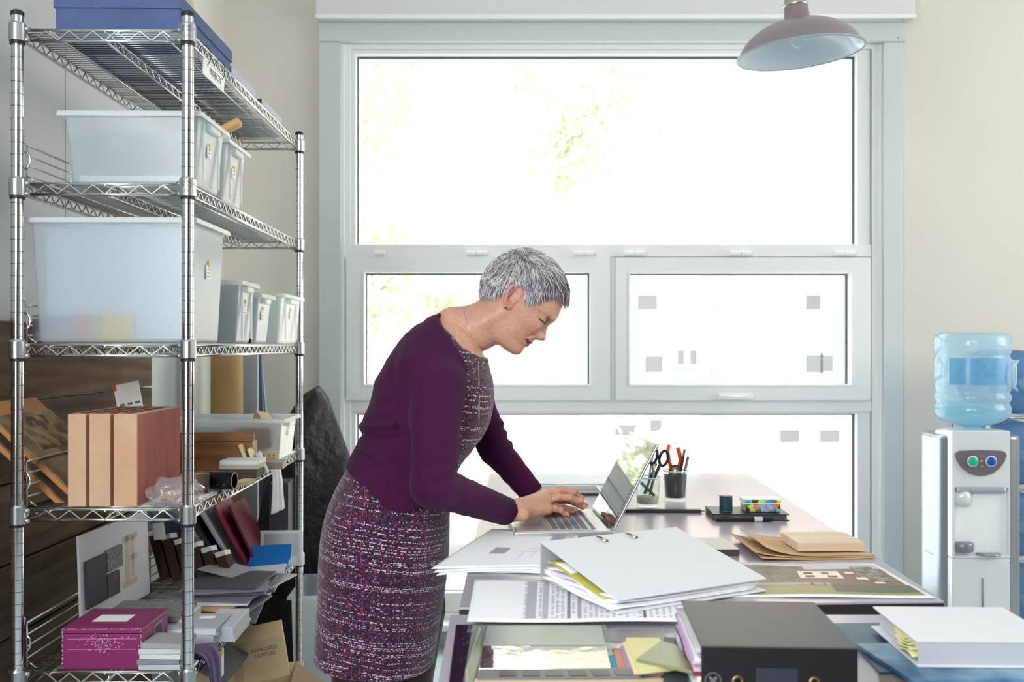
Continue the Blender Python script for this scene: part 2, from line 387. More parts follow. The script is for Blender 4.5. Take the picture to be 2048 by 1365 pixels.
def surfnet(F, lo, h):
    """naive surface nets: F<0 inside; returns verts (float), quads"""
    F = F.astype(np.float32); nx, ny, nz = F.shape; ins = F < 0
    cs = [(i, j, k) for i in (0, 1) for j in (0, 1) for k in (0, 1)]
    sl = lambda A, c: A[c[0]:nx-1+c[0], c[1]:ny-1+c[1], c[2]:nz-1+c[2]]
    cnt = sum(sl(ins, c).astype(np.int8) for c in cs); act = (cnt > 0) & (cnt < 8)
    idx = np.argwhere(act); n = len(idx); num = np.zeros((n, 3), np.float32); den = np.zeros(n, np.float32)
    I, J, Kk = idx.T; val = {c: F[I+c[0], J+c[1], Kk+c[2]] for c in cs}
    for a in cs:
        for ax in range(3):
            if a[ax]: continue
            b = list(a); b[ax] = 1; b = tuple(b); va, vb = val[a], val[b]; m = (va < 0) != (vb < 0)
            t = np.where(m, va/np.where(m, va-vb, 1), 0); p = np.array(a, np.float32)[None].repeat(n, 0); p[:, ax] += t
            num += p*m[:, None]; den += m
    V = (idx+num/den[:, None])*h+np.asarray(lo, np.float32)
    ID = np.full(act.shape, -1, np.int64); ID[I, J, Kk] = np.arange(n); Q = []
    for ax in range(3):
        s0 = [slice(1, -1)]*3; s0[ax] = slice(0, -1); s1 = list(s0); s1[ax] = slice(1, None)
        A, B = ins[tuple(s0)], ins[tuple(s1)]; ch = np.argwhere(A != B); o = np.ones(3, int); o[ax] = 0; g = ch+o
        u, v = [(1, 2), (2, 0), (0, 1)][ax]; eu = np.zeros(3, int); eu[u] = 1; ev = np.zeros(3, int); ev[v] = 1
        f = lambda x: ID[x[:, 0], x[:, 1], x[:, 2]]
        qd = np.stack([f(g-eu-ev), f(g-ev), f(g), f(g-eu)], 1); fl = ~A[tuple(ch.T)]
        qd[fl] = qd[fl][:, ::-1]; Q.append(qd)
    Q = np.concatenate(Q); Q = Q[(Q >= 0).all(1)]
    return V, Q
def axes(lo, hi, h):
    g = [np.arange(lo[i], hi[i]+h, h, dtype=np.float32) for i in range(3)]
    return np.meshgrid(*g, indexing='ij', sparse=True)
def relax(V, Q, it=2, lam=.5):
    n = len(V); e = np.concatenate([Q[:, [0, 1]], Q[:, [1, 2]], Q[:, [2, 3]], Q[:, [3, 0]]])
    for _ in range(it):
        acc = np.zeros_like(V); c = np.zeros(n)
        for k in range(3):
            acc[:, k] = np.bincount(e[:, 0], V[e[:, 1], k], n)+np.bincount(e[:, 1], V[e[:, 0], k], n)
        c = np.bincount(e[:, 0], minlength=n)+np.bincount(e[:, 1], minlength=n)
        V = V*(1-lam)+lam*acc/np.maximum(c, 1)[:, None]
    return V
def mk(name, V, Q, m, parent, col=None):
    V = np.asarray(V, np.float32); Q = np.asarray(Q); me = bpy.data.meshes.new(name)
    me.vertices.add(len(V)); me.vertices.foreach_set('co', V.ravel()); me.loops.add(Q.size); me.loops.foreach_set('vertex_index', Q.ravel().astype(np.int32))
    me.polygons.add(len(Q)); me.polygons.foreach_set('loop_start', np.arange(0, Q.size, 4, dtype=np.int32)); me.polygons.foreach_set('use_smooth', np.ones(len(Q), bool))
    for k in (m if isinstance(m, list) else [m]): me.materials.append(k)
    me.update(calc_edges=True); me.validate()
    if col is not None:
        a = me.color_attributes.new('tint', 'FLOAT_COLOR', 'POINT'); a.data.foreach_set('color', np.concatenate([col, np.ones((len(col), 1))], 1).astype(np.float32).ravel())
    o = bpy.data.objects.new(name, me); COL.objects.link(o); o.parent = parent
    return o
woman = thing('person', 'woman with cropped silver hair in plum cardigan and tweed dress leaning over a laptop', 'person')

# ---- head, in a tilted frame (f forward, l away, u up), pixel units
O_ = np.array((1045., 600.)); uf = np.array((.766, .643)); uu = np.array((.643, -.766))   # (a right, b down)
def head_to_unit(V): return np.stack([O_[0]+V[:, 0]*uf[0]+V[:, 2]*uu[0], O_[1]+V[:, 0]*uf[1]+V[:, 2]*uu[1], V[:, 1]], 1)
ROWS = [
 (40, [(67,0),(64,12),(58,24),(48,36),(34,46),(15,52),(-5,54)]),
 (30, [(71.5,0),(69,13),(63,27),(53,39),(40,47),(18,54),(-5,56)]),
 (20, [(75,0),(73,14),(67,28),(57,40),(44,48),(20,55),(-5,57)]),
 (12, [(76.4,0),(75,12),(70,25),(61,38),(49,47),(28,54),(-5,57)]),
 (5, [(74.4,0),(73,10),(68.5,23),(60,37),(50,46),(28,54),(-5,57)]),
 (-2, [(71,0),(69,7),(64,15),(60,33),(50,44),(27,54),(-5,57)]),
 (-8, [(71.2,0),(69,7),(62,13),(58,30),(51,43),(27,55),(-5,57)]),
 (-14, [(74.8,0),(72,6.5),(62,13),(60,27),(53,42),(30,54.5),(-5,56)]),
 (-24, [(81.5,0),(79,6.5),(66,13.5),(61.5,26),(55,40),(30,53),(-5,54)]),
 (-31, [(86.4,0),(83.5,7.5),(70,14.5),(61.5,25),(55,38),(30,51),(-5,52)]),
 (-36, [(84.6,0),(81.5,7.5),(71,15.5),(61.5,25),(54,36.5),(28,49.5),(-8,50)]),
 (-40, [(78.5,0),(76.5,7),(70,14),(61.5,24),(53,35.5),(27,48),(-10,48)]),
 (-45, [(71.4,0),(70,8),(66,17),(60,26),(51,35.5),(26,47),(-12,47)]),
 (-50.7, [(69.5,0),(68.5,8),(64.5,17),(58.5,26),(49,34.5),(24,46),(-13,45)]),
 (-54.5, [(71.5,0),(69.7,8),(64.5,17),(57,26),(47.5,34.5),(23,45),(-14,44)]),
 (-58.5, [(68.5,0),(67,8),(62.5,16),(55.5,25),(46,33.5),(22,44),(-15,43)]),
 (-64, [(69,0),(67.3,8),(62,16),(54,25),(44,33),(20,43),(-17,41)]),
 (-71, [(64.8,0),(63.5,8),(58.5,17),(51,25),(41,32),(17,41),(-19,38)]),
 (-78, [(66.3,0),(64.5,9),(59,18),(50,26),(39,32),(14,39),(-21,34)]),
 (-86, [(66,0),(63.5,10),(57.5,18.5),(48,25),(36,30),(12,35),(-22,28)]),
 (-92, [(61.8,0),(59,9),(53,16),(44,21.5),(33,26),(14,29),(-18,22)]),
 (-96, [(54,0),(51.5,7),(46,12),(38,16),(29,19),(16,20),(-8,14)]),
 (-99, [(42,0),(40,3),(36,6),(31,8),(26,9),(18,9),(5,5)])]
def resamp(pts, n=40):
    p = np.array(pts, float); t = np.linspace(0, len(p)-1, n); i = np.arange(len(p)); out = []
    # Catmull-Rom through the control points, rounded at the front
    q_ = np.vstack([[p[1, 0], -p[1, 1]], p, 2*p[-1]-p[-2]])
    for tt in t:
        k = min(int(tt), len(p)-2); f = tt-k; a, b, c, d = q_[k], q_[k+1], q_[k+2], q_[k+3]
        out.append(.5*((2*b)+(-a+c)*f+(2*a-5*b+4*c-d)*f*f+(-a+3*b-3*c+d)*f**3))
    return np.array(out)
h = 1.15
lo = np.array((-92., -74., -104.)); hi = np.array((94., 74., 96.))
F_, L_, U_ = axes(lo, hi, h); fa = F_.ravel(); ua = U_.ravel()
rs = np.array([resamp(p) for _, p in ROWS]); ru = np.array([u for u, _ in ROWS])[::-1]; rs = rs[::-1]
Wm = np.zeros((len(fa), len(ua)), np.float32)
for j, u in enumerate(ua):
    k = np.clip(np.searchsorted(ru, u)-1, 0, len(ru)-2); t = np.clip((u-ru[k])/(ru[k+1]-ru[k]), 0, 1)
    k0, k3 = max(k-1, 0), min(k+2, len(ru)-1)
    def tan(i0, i1, i): return (rs[i1]-rs[i0])/max(ru[i1]-ru[i0], 1e-3)
    d = ru[k+1]-ru[k]; m0 = tan(k0, k+1, k)*d; m1 = tan(k, k3, k)*d
    row = rs[k]*(2*t**3-3*t*t+1)+m0*(t**3-2*t*t+t)+rs[k+1]*(-2*t**3+3*t*t)+m1*(t**3-t*t)
    row = row[np.argsort(row[:, 0])]; w = np.interp(fa, row[:, 0], row[:, 1])
    w = np.where(fa > row[-1, 0], -(fa-row[-1, 0])*1.0, w); w = np.where(fa < row[0, 0], w-(row[0, 0]-fa)*.9, w)
    Wm[:, j] = w
face = np.abs(L_)-Wm[:, None, :]
gy = np.gradient(Wm, h, axis=0); gu = np.gradient(Wm, h, axis=1); face = face/np.sqrt(1+np.clip(gy**2+gu**2, 0, 30))[:, None, :]
face = np.maximum(face, U_-44); face = np.maximum(face, -99-U_)
skull = ell((F_, L_, U_), (-7, 0, 10), (80, 63.5, 77))
p_ = (F_, L_, U_); A = np.abs(L_); pa = (F_, A, U_)
head = smin(face, skull, 9)
eye_c = (49.5, 29.5, -4)
sock = ell(pa, (64, 27, -3), (10, 14, 8)); head = smax(head, -sock, 6)
head = smin(head, ell(pa, eye_c, (13.2, 14, 12.2)), 1.6)                     # lidded eyeball
head = smin(head, ell(pa, (70, 16, 9), (5, 15, 4.5)), 6)                     # brow ridge
head = smin(head, ell(pa, (71.5, 10.5, -34.5), (7.5, 5.2, 6)), 3)             # nostril wing
head = smax(head, -ell(pa, (75.5, 6.5, -40.5), (5.5, 2.8, 4)), 1.2)           # nostril
head = smin(head, ell(pa, (44, 34, -22), (15, 11, 13)), 14)                  # cheek
for (a, b, rr_) in (((71, 0, -59), (64.5, 15, -57.6), 1.6), ((64.5, 15, -57.6), (55, 25.5, -55.5), 1.2)): head = smax(head, -cone(pa, a, b, rr_, rr_*.7), 1.6)
head = smax(head, -cone(pa, (61, 20, -41), (54, 30, -53), .6, .2), 7)      # smile fold
head = smax(head, -cone(pa, (60.5, 17, -8.5), (50, 43.2, -9.5), 1.1, .6), 1.5)   # lid line
head = smax(head, -cone(pa, (62, 20, 3.5), (51, 43, -.5), 1.0, .6), 3)      # upper lid fold
# ear on each side
def earp(f, o, u): return (-17+(f+17)*.86, 56.5+o, -8+(u+8)*.96)
hel = [(-8, 1, -6), (-5, 3, 4), (-9, 5, 13), (-18, 8, 17.5), (-28, 11, 14), (-33.5, 12.5, 4), (-33, 12, -8), (-28, 10, -19), (-21.5, 6, -29), (-15, 3, -35), (-9, 1, -33), (-6, 0, -27)]
sub = cone(pa, earp(*hel[0]), earp(*hel[1]), 2.6, 2.8)
for i in range(1, len(hel)-1): sub = np.minimum(sub, cone(pa, earp(*hel[i]), earp(*hel[i+1]), 3.0 if i < 8 else 3.8, 3.0 if i < 7 else 4.0))
plate = ell(pa, earp(-20, 4, -6), (15, 5.5, 24)); plate = smax(plate, -ell(pa, earp(-16, 9.5, -7), (9.5, 9.0, 13.5)), 2)
plate = smax(plate, -ell(pa, earp(-22, 10.5, 6), (8, 4.5, 6)), 2)
anti = cone(pa, earp(-25, 8.5, 6), earp(-26, 8.5, -12), 2.2, 2.4); tragus = ell(pa, earp(-6.5, 3.5, -13), (3.6, 3.5, 5.5))
ear = smin(smin(smin(sub, plate, 3), anti, 3), tragus, 2)
head = smin(head, ear, 3.5)
# neck inside the same field (person units -> head frame)
def hp(a, b, l=0):
    d = np.array((a, b))-O_; return (d@uf, l, d@uu)
nk = smin(cone(p_, hp(915, 668), hp(957, 655), 56, 45.5), cone(p_, hp(957, 655), hp(1003, 630), 45.5, 46), 10)
nk = smin(nk, cone(pa, hp(940, 662, 30), hp(1008, 622, 42), 12, 9), 14)
head = smin(head, nk, 9)
V, Q = surfnet(head, lo, h); Va = relax(V, Q, 1); V = relax(Va, Q, 3)
we_ = (np.clip((np.abs(V[:, 1])-52)/4, 0, 1)*(V[:, 0] < 0)*(V[:, 2] < 30)*(V[:, 2] > -45))[:, None]; V = V*(1-we_)+Va*we_
# tint by place on the face
f, l, u = V.T; al = np.abs(l)
skin = np.array(srgb('cd9a82')); col = np.tile(skin, (len(V), 1))
def blend(c, w): col[:] = col*(1-w[:, None])+np.array(srgb(c))*w[:, None]
gs = lambda cf, cl, cu, sf, sl_, su: np.exp(-(((f-cf)/sf)**2+((al-cl)/sl_)**2+((u-cu)/su)**2))
blend('c8806c', .55*gs(44, 38, -26, 18, 14, 14)); blend('c47a66', .5*gs(82, 0, -32, 9, 9, 9))
blend('c27a68', .45*((al > 55) & (f < -2) & (u > -40) & (u < 24) & (f > -40)))
blend('b68a72', .35*gs(56, 28, 6, 10, 18, 8))
mv = np.interp(al, [0, 15, 26], [-59, -57.6, -55.5]); lip = (f > 53.5)*np.where(u > mv, np.clip(1-(u-mv-(6-al*.2))/1.2, 0, 1), np.clip(1-(mv-u-(7-al*.22))/1.2, 0, 1))*(al < 25)
blend('963040', 1.0*lip); blend('5a2a22', .8*gs(75.5, 6.5, -40.5, 4, 4, 3)); blend('8a5a48', .45*np.exp(-((u+1.5)/1.6)**2)*np.exp(-((al-31)/12)**2)*(f > 46)); blend('a06c58', .4*gs(60, 24, -5, 9, 12, 5))  # nostril and upper lid crease: shade blended into the tint
blend('6f2a33', .8*np.exp(-((u-mv)/1.1)**2)*(al < 26)*(f > 53))
blend('8d8a88', .35*(np.clip((-f-38)/12, 0, 1)*np.clip((u+62)/10, 0, 1)))      # close-cropped nape
blend('5e4034', .5*np.exp(-((u+8.8)/1.1)**2)*np.exp(-((al-31)/12)**2)*(f > 46))
HV = head_to_unit(V); HQ = Q.copy(); Hc = col.copy()
skin_m = bpy.data.materials.new('skin'); skin_m.use_nodes = True; n_ = skin_m.node_tree.nodes; b_ = n_['Principled BSDF']
vc = n_.new('ShaderNodeVertexColor'); vc.layer_name = 'tint'; no_ = n_.new('ShaderNodeTexNoise'); no_.inputs['Scale'].default_value = 130; no_.inputs['Detail'].default_value = 5
tc_ = n_.new('ShaderNodeTexCoord'); lk = skin_m.node_tree.links; lk.new(tc_.outputs['Object'], no_.inputs['Vector'])
mr_ = n_.new('ShaderNodeMapRange'); mr_.inputs[1].default_value = .3; mr_.inputs[2].default_value = .75; mr_.inputs[3].default_value = 1.06; mr_.inputs[4].default_value = .86; lk.new(no_.outputs[0], mr_.inputs[0])
ml_ = n_.new('ShaderNodeVectorMath'); ml_.operation = 'SCALE'; lk.new(vc.outputs[0], ml_.inputs[0]); lk.new(mr_.outputs[0], ml_.inputs['Scale']); lk.new(ml_.outputs[0], b_.inputs['Base Color'])
b_.inputs['Roughness'].default_value = .48; b_.inputs['Subsurface Weight'].default_value = .12; b_.inputs['Subsurface Radius'].default_value = (.012, .005, .003); b_.inputs['Subsurface Scale'].default_value = .5
bp_ = n_.new('ShaderNodeBump'); bp_.inputs['Strength'].default_value = .25; bp_.inputs['Distance'].default_value = .0012; lk.new(no_.outputs[0], bp_.inputs['Height']); lk.new(bp_.outputs[0], b_.inputs['Normal'])

# ---- neck and shoulders skin, finer than the body under the clothes
ng = axes((850, 560, -130), (1010, 760, 130), 2.0); ngs = lambda *a: a
npa = (ng[0], ng[1], np.abs(ng[2]))
nf = smin(cone(ng, (915, 668, 0), (957, 655, 0), 56, 45.5), cone(ng, (957, 655, 0), (1003, 630, 0), 45.5, 46), 10)
nf = smin(nf, cone(npa, (940, 662, 30), (1008, 622, 42), 12, 9), 14)
nf = smin(nf, cone(npa, (912, 690, 20), (885, 735, 100), 38, 40), 22)
nf = smax(nf, -cone(npa, (955, 705, 10), (925, 715, 70), 3, 3), 8)
NV, NQ = surfnet(nf, (850, 560, -130), 2.0); NV = relax(NV, NQ, 2)
# ---- hands
def hand(name, wrist, el, mcps, chains, rads, palm_r, tdef, wr0=20):
    """wrist, el: person units; chains: per finger list of joints"""
    allp = np.array([wrist]+[j for c in chains for j in c]+[el]); lo = allp.min(0)-26; hi = allp.max(0)+26
    p = axes(lo, hi, 1.0); sk = cone(p, wrist, el, wr0, wr0*1.12)
    for i, m in enumerate(mcps):
        sk = smin(sk, cone(p, wrist, m, 17 if i not in (0,) else 18, palm_r[i]), 9)
    sk = smin(sk, cone(p, tdef[0], tdef[1], 15, 10), 8)
    out = sk
    for c, r in zip(chains, rads):
        g = None
        for i in range(len(c)-1):
            k = cone(p, c[i], c[i+1], r*(1.06-.08*i), r*(1.0-.08*i)); g = k if g is None else smin(g, k, 1.6)
            if i: g = smin(g, ell(p, c[i], (r*1.06,)*3), 1.5)
        out = smin(out, g, 4)
    for m, r in zip(mcps[:4], rads):   # knuckles
        out = smin(out, ell(p, m+np.array((0, -3.0, 0)), (r*1.0,)*3), 5)
    # extensor tendons
    for m in mcps[:4]: out = smin(out, cone(p, wrist+np.array((10, -17, 0)), m+np.array((-3, -6, 0)), 1.4, 2.2), 5)
    V, Q = surfnet(out, lo, 1.0); V = relax(V, Q, 2)
    c = np.tile(np.array(srgb('cf9c80')), (len(V), 1)); w = np.zeros(len(V))
    for ch in chains:
        for j in (ch[1], ch[2]): w = np.maximum(w, np.exp(-((V-j)**2).sum(1)/90)*.5)
        w = np.maximum(w, np.exp(-((V-ch[-1])**2).sum(1)/120)*.5)
    c = c*(1-w[:, None])+np.array(srgb('c07c68'))*w[:, None]
    return V, Q, c
nW = U(1024, 1022, 2.46); nE = U(985, 1015, 2.43)
nch = [[U(1095, 1019, 2.50), U(1110, 1018, 2.505), U(1122, 1021, 2.51), U(1131, 1029, 2.515)],
       [U(1094, 1003, 2.52), U(1117, 995, 2.525), U(1141, 996, 2.53), U(1157, 1003, 2.535)],
       [U(1096, 993, 2.55), U(1124, 982, 2.56), U(1148, 985, 2.565), U(1160, 996, 2.57)],
       [U(1096, 990, 2.58), U(1122, 979, 2.59), U(1144, 984, 2.595), U(1156, 998, 2.60)],
       [U(1060, 1018, 2.55), U(1090, 1018, 2.585), U(1120, 1018, 2.60), U(1147, 1022, 2.61)]]
near_hand = hand('near', nW, nE, [nch[0][0], nch[1][0], nch[2][0], nch[3][0]], nch, [6.8, 7.4, 7.6, 7.4, 8.2], [11.5, 11.5, 11.5, 12], (nW+np.array((22, 6, -4)), (nch[0][0]+nch[1][0])/2+np.array((-18, 12, 0))))
fW = U(1066, 993, 2.66); fE = U(1038, 962, 2.66)
fch = [[U(1112, 1003, 2.70), U(1130, 999, 2.71), U(1142, 1001, 2.715), U(1150, 1007, 2.72)],
       [U(1112, 1001, 2.68), U(1134, 995, 2.685), U(1152, 1000, 2.69), U(1161, 1008, 2.69)],
       [U(1112, 1002, 2.66), U(1136, 998, 2.66), U(1156, 1003, 2.66), U(1168, 1011, 2.66)],
       [U(1108, 1004, 2.64), U(1132, 1001, 2.635), U(1152, 1007, 2.63), U(1165, 1015, 2.63)],
       [U(1080, 1008, 2.64), U(1102, 1013, 2.62), U(1126, 1016, 2.61), U(1146, 1021, 2.615)]]
far_hand = hand('far', fW, fE, [fch[0][0], fch[1][0], fch[2][0], fch[3][0]], fch, [6.4, 7, 7.2, 7, 7.6], [10, 11, 11, 11], (fW+np.array((18, 4, -6)), fch[3][0]+np.array((-14, 8, 4))), 15.5)

# ---- torso profile: back point, front point, half width (pixel units)
SEC = [((893, 622), (962, 708), 66), ((862, 632), (968, 735), 92), ((822, 655), (974, 775), 122), ((787, 697), (980, 815), 142), ((763, 750), (976, 855), 146),
       ((745, 805), (955, 885), 138), ((730, 855), (930, 915), 130), ((716, 905), (914, 945), 132), ((692, 950), (908, 985), 142), ((664, 1005), (903, 1035), 155),
       ((647, 1062), (899, 1085), 160), ((641, 1125), (895, 1138), 158), ((639, 1190), (888, 1195), 152), ((635, 1260), (878, 1262), 146), ((632, 1330), (868, 1332), 140), ((630, 1375), (862, 1378), 138)]
sb = np.array([s[0] for s in SEC], float); sf = np.array([s[1] for s in SEC], float); sw = np.array([s[2] for s in SEC], float)
def cr(A, n):
    A = np.asarray(A, float); A2 = A if A.ndim > 1 else A[:, None]; P_ = np.vstack([2*A2[0]-A2[1], A2, 2*A2[-1]-A2[-2]]); out = []
    for t in np.linspace(0, len(A2)-1, n):
        k = min(int(t), len(A2)-2); f = t-k; a, b, c, d = P_[k:k+4]; out.append(.5*(2*b+(-a+c)*f+(2*a-5*b+4*c-d)*f*f+(-a+3*b-3*c+d)*f**3))
    return np.array(out) if A.ndim > 1 else np.array(out)[:, 0]
N = 150; cb, cf, cw = cr(sb, N), cr(sf, N), cr(sw, N); cc = (cb+cf)/2; tn = np.gradient(cc, axis=0); tn /= np.linalg.norm(tn, axis=1)[:, None]; nn = np.stack([-tn[:, 1], tn[:, 0]], 1)
ha = np.abs(((cf-cb)/2*nn).sum(1))
def torso_field(p, off=0., pw=2.25):
    a, b = p[0][:, 0, 0], p[1][0, :, 0]; G = np.stack(np.meshgrid(a, b, indexing='ij'), -1)
    d = ((G[:, :, None, :]-cc[None, None])**2).sum(-1); k = d.argmin(-1)
    dd = ((G-cc[k])*nn[k]).sum(-1); along = ((G-cc[k])*tn[k]).sum(-1)
    x = np.abs(dd)/(ha[k]+off); y = np.abs(p[2])/(cw[k][:, :, None]+off)
    r = (x[:, :, None]**pw+y**pw)**(1/pw); f = (r-1)*np.minimum(ha[k], cw[k])[:, :, None]
    end = np.where(k == 0, -along, np.where(k == N-1, along, -50)); return np.maximum(f, end[:, :, None]).astype(np.float32)
def poly_sdf(a, b, pts):
    A, B = np.meshgrid(a, b, indexing='ij'); d = np.full(A.shape, 1e9); ins = np.zeros(A.shape, bool); n = len(pts)
    for i in range(n):
        x0, y0 = pts[i]; x1, y1 = pts[(i+1) % n]; ex, ey = x1-x0, y1-y0; t = np.clip(((A-x0)*ex+(B-y0)*ey)/(ex*ex+ey*ey), 0, 1)
        d = np.minimum(d, (A-x0-t*ex)**2+(B-y0-t*ey)**2); c = (y0 <= B) != (y1 <= B); ins ^= c & (A < x0+(B-y0)/(y1-y0+1e-9)*ex)
    return np.where(ins, -1, 1)*np.sqrt(d)
def shoulders(p, g=0):
    s = cone(p, (905, 675, -30), (872, 738, -112), 40+g, 46+g); return np.minimum(s, cone(p, (905, 675, 30), (880, 730, 112), 40+g, 46+g))
hs = 4.0
lo = np.array((600., 590., -185.)); hi = np.array((1010., 1400., 185.)); p = axes(lo, hi, hs)
base = smin(torso_field(p), shoulders(p), 26)
a_, b_x = p[0].ravel(), p[1].ravel()
# body under the clothes (skin), with arms and legs, same mesh as head and hands
sh_n, el_n, wr_n = U(876, 768, 2.31), U(866, 968, 2.265), nW
sh_f, el_f, wr_f = U(930, 765, 2.66), U(990, 893, 2.68), fW
KN = U(725, 1400, 2.40); KF = U(812, 1400, 2.56)
ft = lambda x, l: np.array((x, 693+E*S-10, l), np.float32)
body_f = torso_field(p, -9)
body_f = np.maximum(body_f, p[1]-1285)
V1, Q1 = surfnet(smin(body_f, shoulders(p, -9), 20), lo, hs)
def limb(pts, rr_, hh=4.0):
    pts = [np.asarray(q) for q in pts]; l_ = np.min(pts, 0)-60; h_ = np.max(pts, 0)+60; g = axes(l_, h_, hh); f = None
    for i in range(len(pts)-1):
        k = cone(g, pts[i], pts[i+1], rr_[i], rr_[i+1]); f = k if f is None else smin(f, k, 12)
    return surfnet(f, l_, hh)
parts_ = [(HV, HQ, Hc)]+[near_hand, far_hand]
plain = lambda V: np.tile(skin, (len(V), 1))
parts_.append((V1, Q1, plain(V1))); parts_.append((NV, NQ, plain(NV)))
for pts, rr_ in (([sh_n, el_n, wr_n+np.array((-14, 2, 0))], [40, 31, 20]), ([sh_f, el_f, wr_f+np.array((-14, -12, 0))], [38, 29, 19])):
    v_, q_ = limb(pts, rr_); parts_.append((v_, q_, plain(v_)))
vs, qs, cs_ = [], [], []; o_ = 0
for v_, q_, c_ in parts_: vs.append(v_); qs.append(q_+o_); cs_.append(c_); o_ += len(v_)
BV = toW(np.concatenate(vs)); BQ = np.concatenate(qs)
body = mk('body', BV, BQ, skin_m, woman, np.concatenate(cs_))
bvh = BVHTree.FromPolygons([tuple(map(float, v)) for v in toW(np.concatenate([HV, NV]))], HQ.tolist()+(NQ+len(HV)).tolist())
def hit(x, y, bv=None, off=.0006):
    d = P(x, y, 1)-Vector((0, 0, E)); d.normalize(); r = (bv or bvh).ray_cast(Vector((0, 0, E)), d)
    if r[0] is None: return None
    return r[0]-d*off

CUTP = [(893, 600), (893, 621), (879, 636), (893, 659), (908, 678), (922, 700), (937, 726), (939, 755), (929, 785), (919, 800), (905, 841), (893, 890), (882, 950), (868, 990), (830, 1004), (794, 996), (752, 958), (703, 931), (680, 918), (590, 900), (590, 560), (893, 560)]
# ---- dress (tweed) : skirt + bodice
tweed = bpy.data.materials.new('tweed'); tweed.use_nodes = True
def tweed_nodes():
    n = tweed.node_tree.nodes; L = tweed.node_tree.links; b = n['Principled BSDF']
    tc = n.new('ShaderNodeTexCoord'); sp = n.new('ShaderNodeSeparateXYZ'); L.new(tc.outputs['Object'], sp.inputs[0])
    wob = n.new('ShaderNodeTexNoise'); wob.inputs['Scale'].default_value = 9; L.new(tc.outputs['Object'], wob.inputs['Vector'])
    def mth(op, a, b_=None, c=None):
        m = n.new('ShaderNodeMath'); m.operation = op
        for i, q in enumerate((a, b_, c)):
            if q is None: continue
            if isinstance(q, (int, float)): m.inputs[i].default_value = q
            else: L.new(q, m.inputs[i])
        return m.outputs[0]
    z = mth('ADD', sp.outputs[2], mth('MULTIPLY', wob.outputs[0], .02)); z = mth('ADD', z, mth('MULTIPLY', sp.outputs[0], .14))
    y = mth('MULTIPLY', mth('ARCTAN2', mth('ADD', sp.outputs[1], -D0), mth('ADD', sp.outputs[0], .31)), .17)
    row = mth('FLOOR', mth('MULTIPLY', z, 480)); colm = mth('FLOOR', mth('MULTIPLY', y, 420))
    def wn(a, b_, seed):
        cx = n.new('ShaderNodeCombineXYZ'); L.new(a, cx.inputs[0]) if not isinstance(a, (int, float)) else None
        if not isinstance(b_, (int, float)): L.new(b_, cx.inputs[1])
        cx.inputs[2].default_value = seed; w = n.new('ShaderNodeTexWhiteNoise'); L.new(cx.outputs[0], w.inputs[0]); return w.outputs[0]
    cell = wn(colm, row, 1.3); rown = wn(0, row, 4.7); coln = wn(colm, 0, 8.1)
    r1 = n.new('ShaderNodeValToRGB'); r1.color_ramp.interpolation = 'CONSTANT'
    stops = [(0, '0d040b'), (.42, '290926'), (.58, '4a1440'), (.72, '6d1c50'), (.80, '821a2a'), (.87, '3c2460'), (.93, '94447e'), (.96, '1c4a44'), (.975, 'cda7c0')]
    e = r1.color_ramp.elements; e[0].color = (*srgb(stops[0][1]), 1); e[1].position = stops[1][0]; e[1].color = (*srgb(stops[1][1]), 1)
    for ps, c in stops[2:]: q = e.new(ps); q.color = (*srgb(c), 1)
    L.new(cell, r1.inputs[0])
    # white slub rows, broken into dashes
    dash = mth('MULTIPLY', mth('GREATER_THAN', rown, .86), mth('GREATER_THAN', wn(mth('FLOOR', mth('MULTIPLY', y, 420)), row, 2.2), .55))
    n2 = n.new('ShaderNodeTexNoise'); n2.inputs['Scale'].default_value = 14; L.new(tc.outputs['Object'], n2.inputs['Vector'])
    dash = mth('MULTIPLY', dash, mth('GREATER_THAN', n2.outputs[0], .40))
    mx = n.new('ShaderNodeMix'); mx.data_type = 'RGBA'; L.new(dash, mx.inputs[0]); L.new(r1.outputs[0], mx.inputs[6]); mx.inputs[7].default_value = (*srgb('cdbccb'), 1)
    pk = mth('MULTIPLY', mth('GREATER_THAN', coln, .93), mth('GREATER_THAN', cell, .45))
    m2 = n.new('ShaderNodeMix'); m2.data_type = 'RGBA'; L.new(pk, m2.inputs[0]); L.new(mx.outputs[2], m2.inputs[6]); m2.inputs[7].default_value = (*srgb('96306e'), 1)
    L.new(m2.outputs[2], b.inputs['Base Color']); b.inputs['Roughness'].default_value = .9; b.inputs['Sheen Weight'].default_value = .25
    bp = n.new('ShaderNodeBump'); bp.inputs['Strength'].default_value = .6; bp.inputs['Distance'].default_value = .001; L.new(cell, bp.inputs['Height']); L.new(bp.outputs[0], b.inputs['Normal'])
tweed_nodes()
dress = torso_field(p); dress = smin(dress, np.maximum(shoulders(p), -50), 26)
dress = dress+(6*np.clip(-(poly_sdf(a_, b_x, CUTP))/9, 0, 1))[:, :, None]
A2, B2 = np.meshgrid(a_, b_x, indexing='ij')
# hanging folds of the skirt and a soft crease under the hip
k_ = np.clip((B2-1150)/200, 0, 1); dress = dress+(2.2*np.sin(A2/26+B2/260)*k_)[:, :, None]*np.sign(1)
hemline = np.interp(a_, [600, 640, 700, 760, 830, 900], [1308, 1312, 1318, 1321, 1323, 1326])
dress = np.maximum(dress, (p[1]-hemline[:, None, None]))
neck = poly_sdf(a_, b_x, [(870, 640), (902, 664), (928, 694), (962, 714), (1000, 716), (1040, 500), (700, 500), (860, 600)])
dress = np.maximum(dress, -neck[:, :, None])
V, Q = surfnet(dress, lo, hs); V = relax(V, Q, 2)
dress_o = mk('dress', toW(V), Q, tweed, woman)
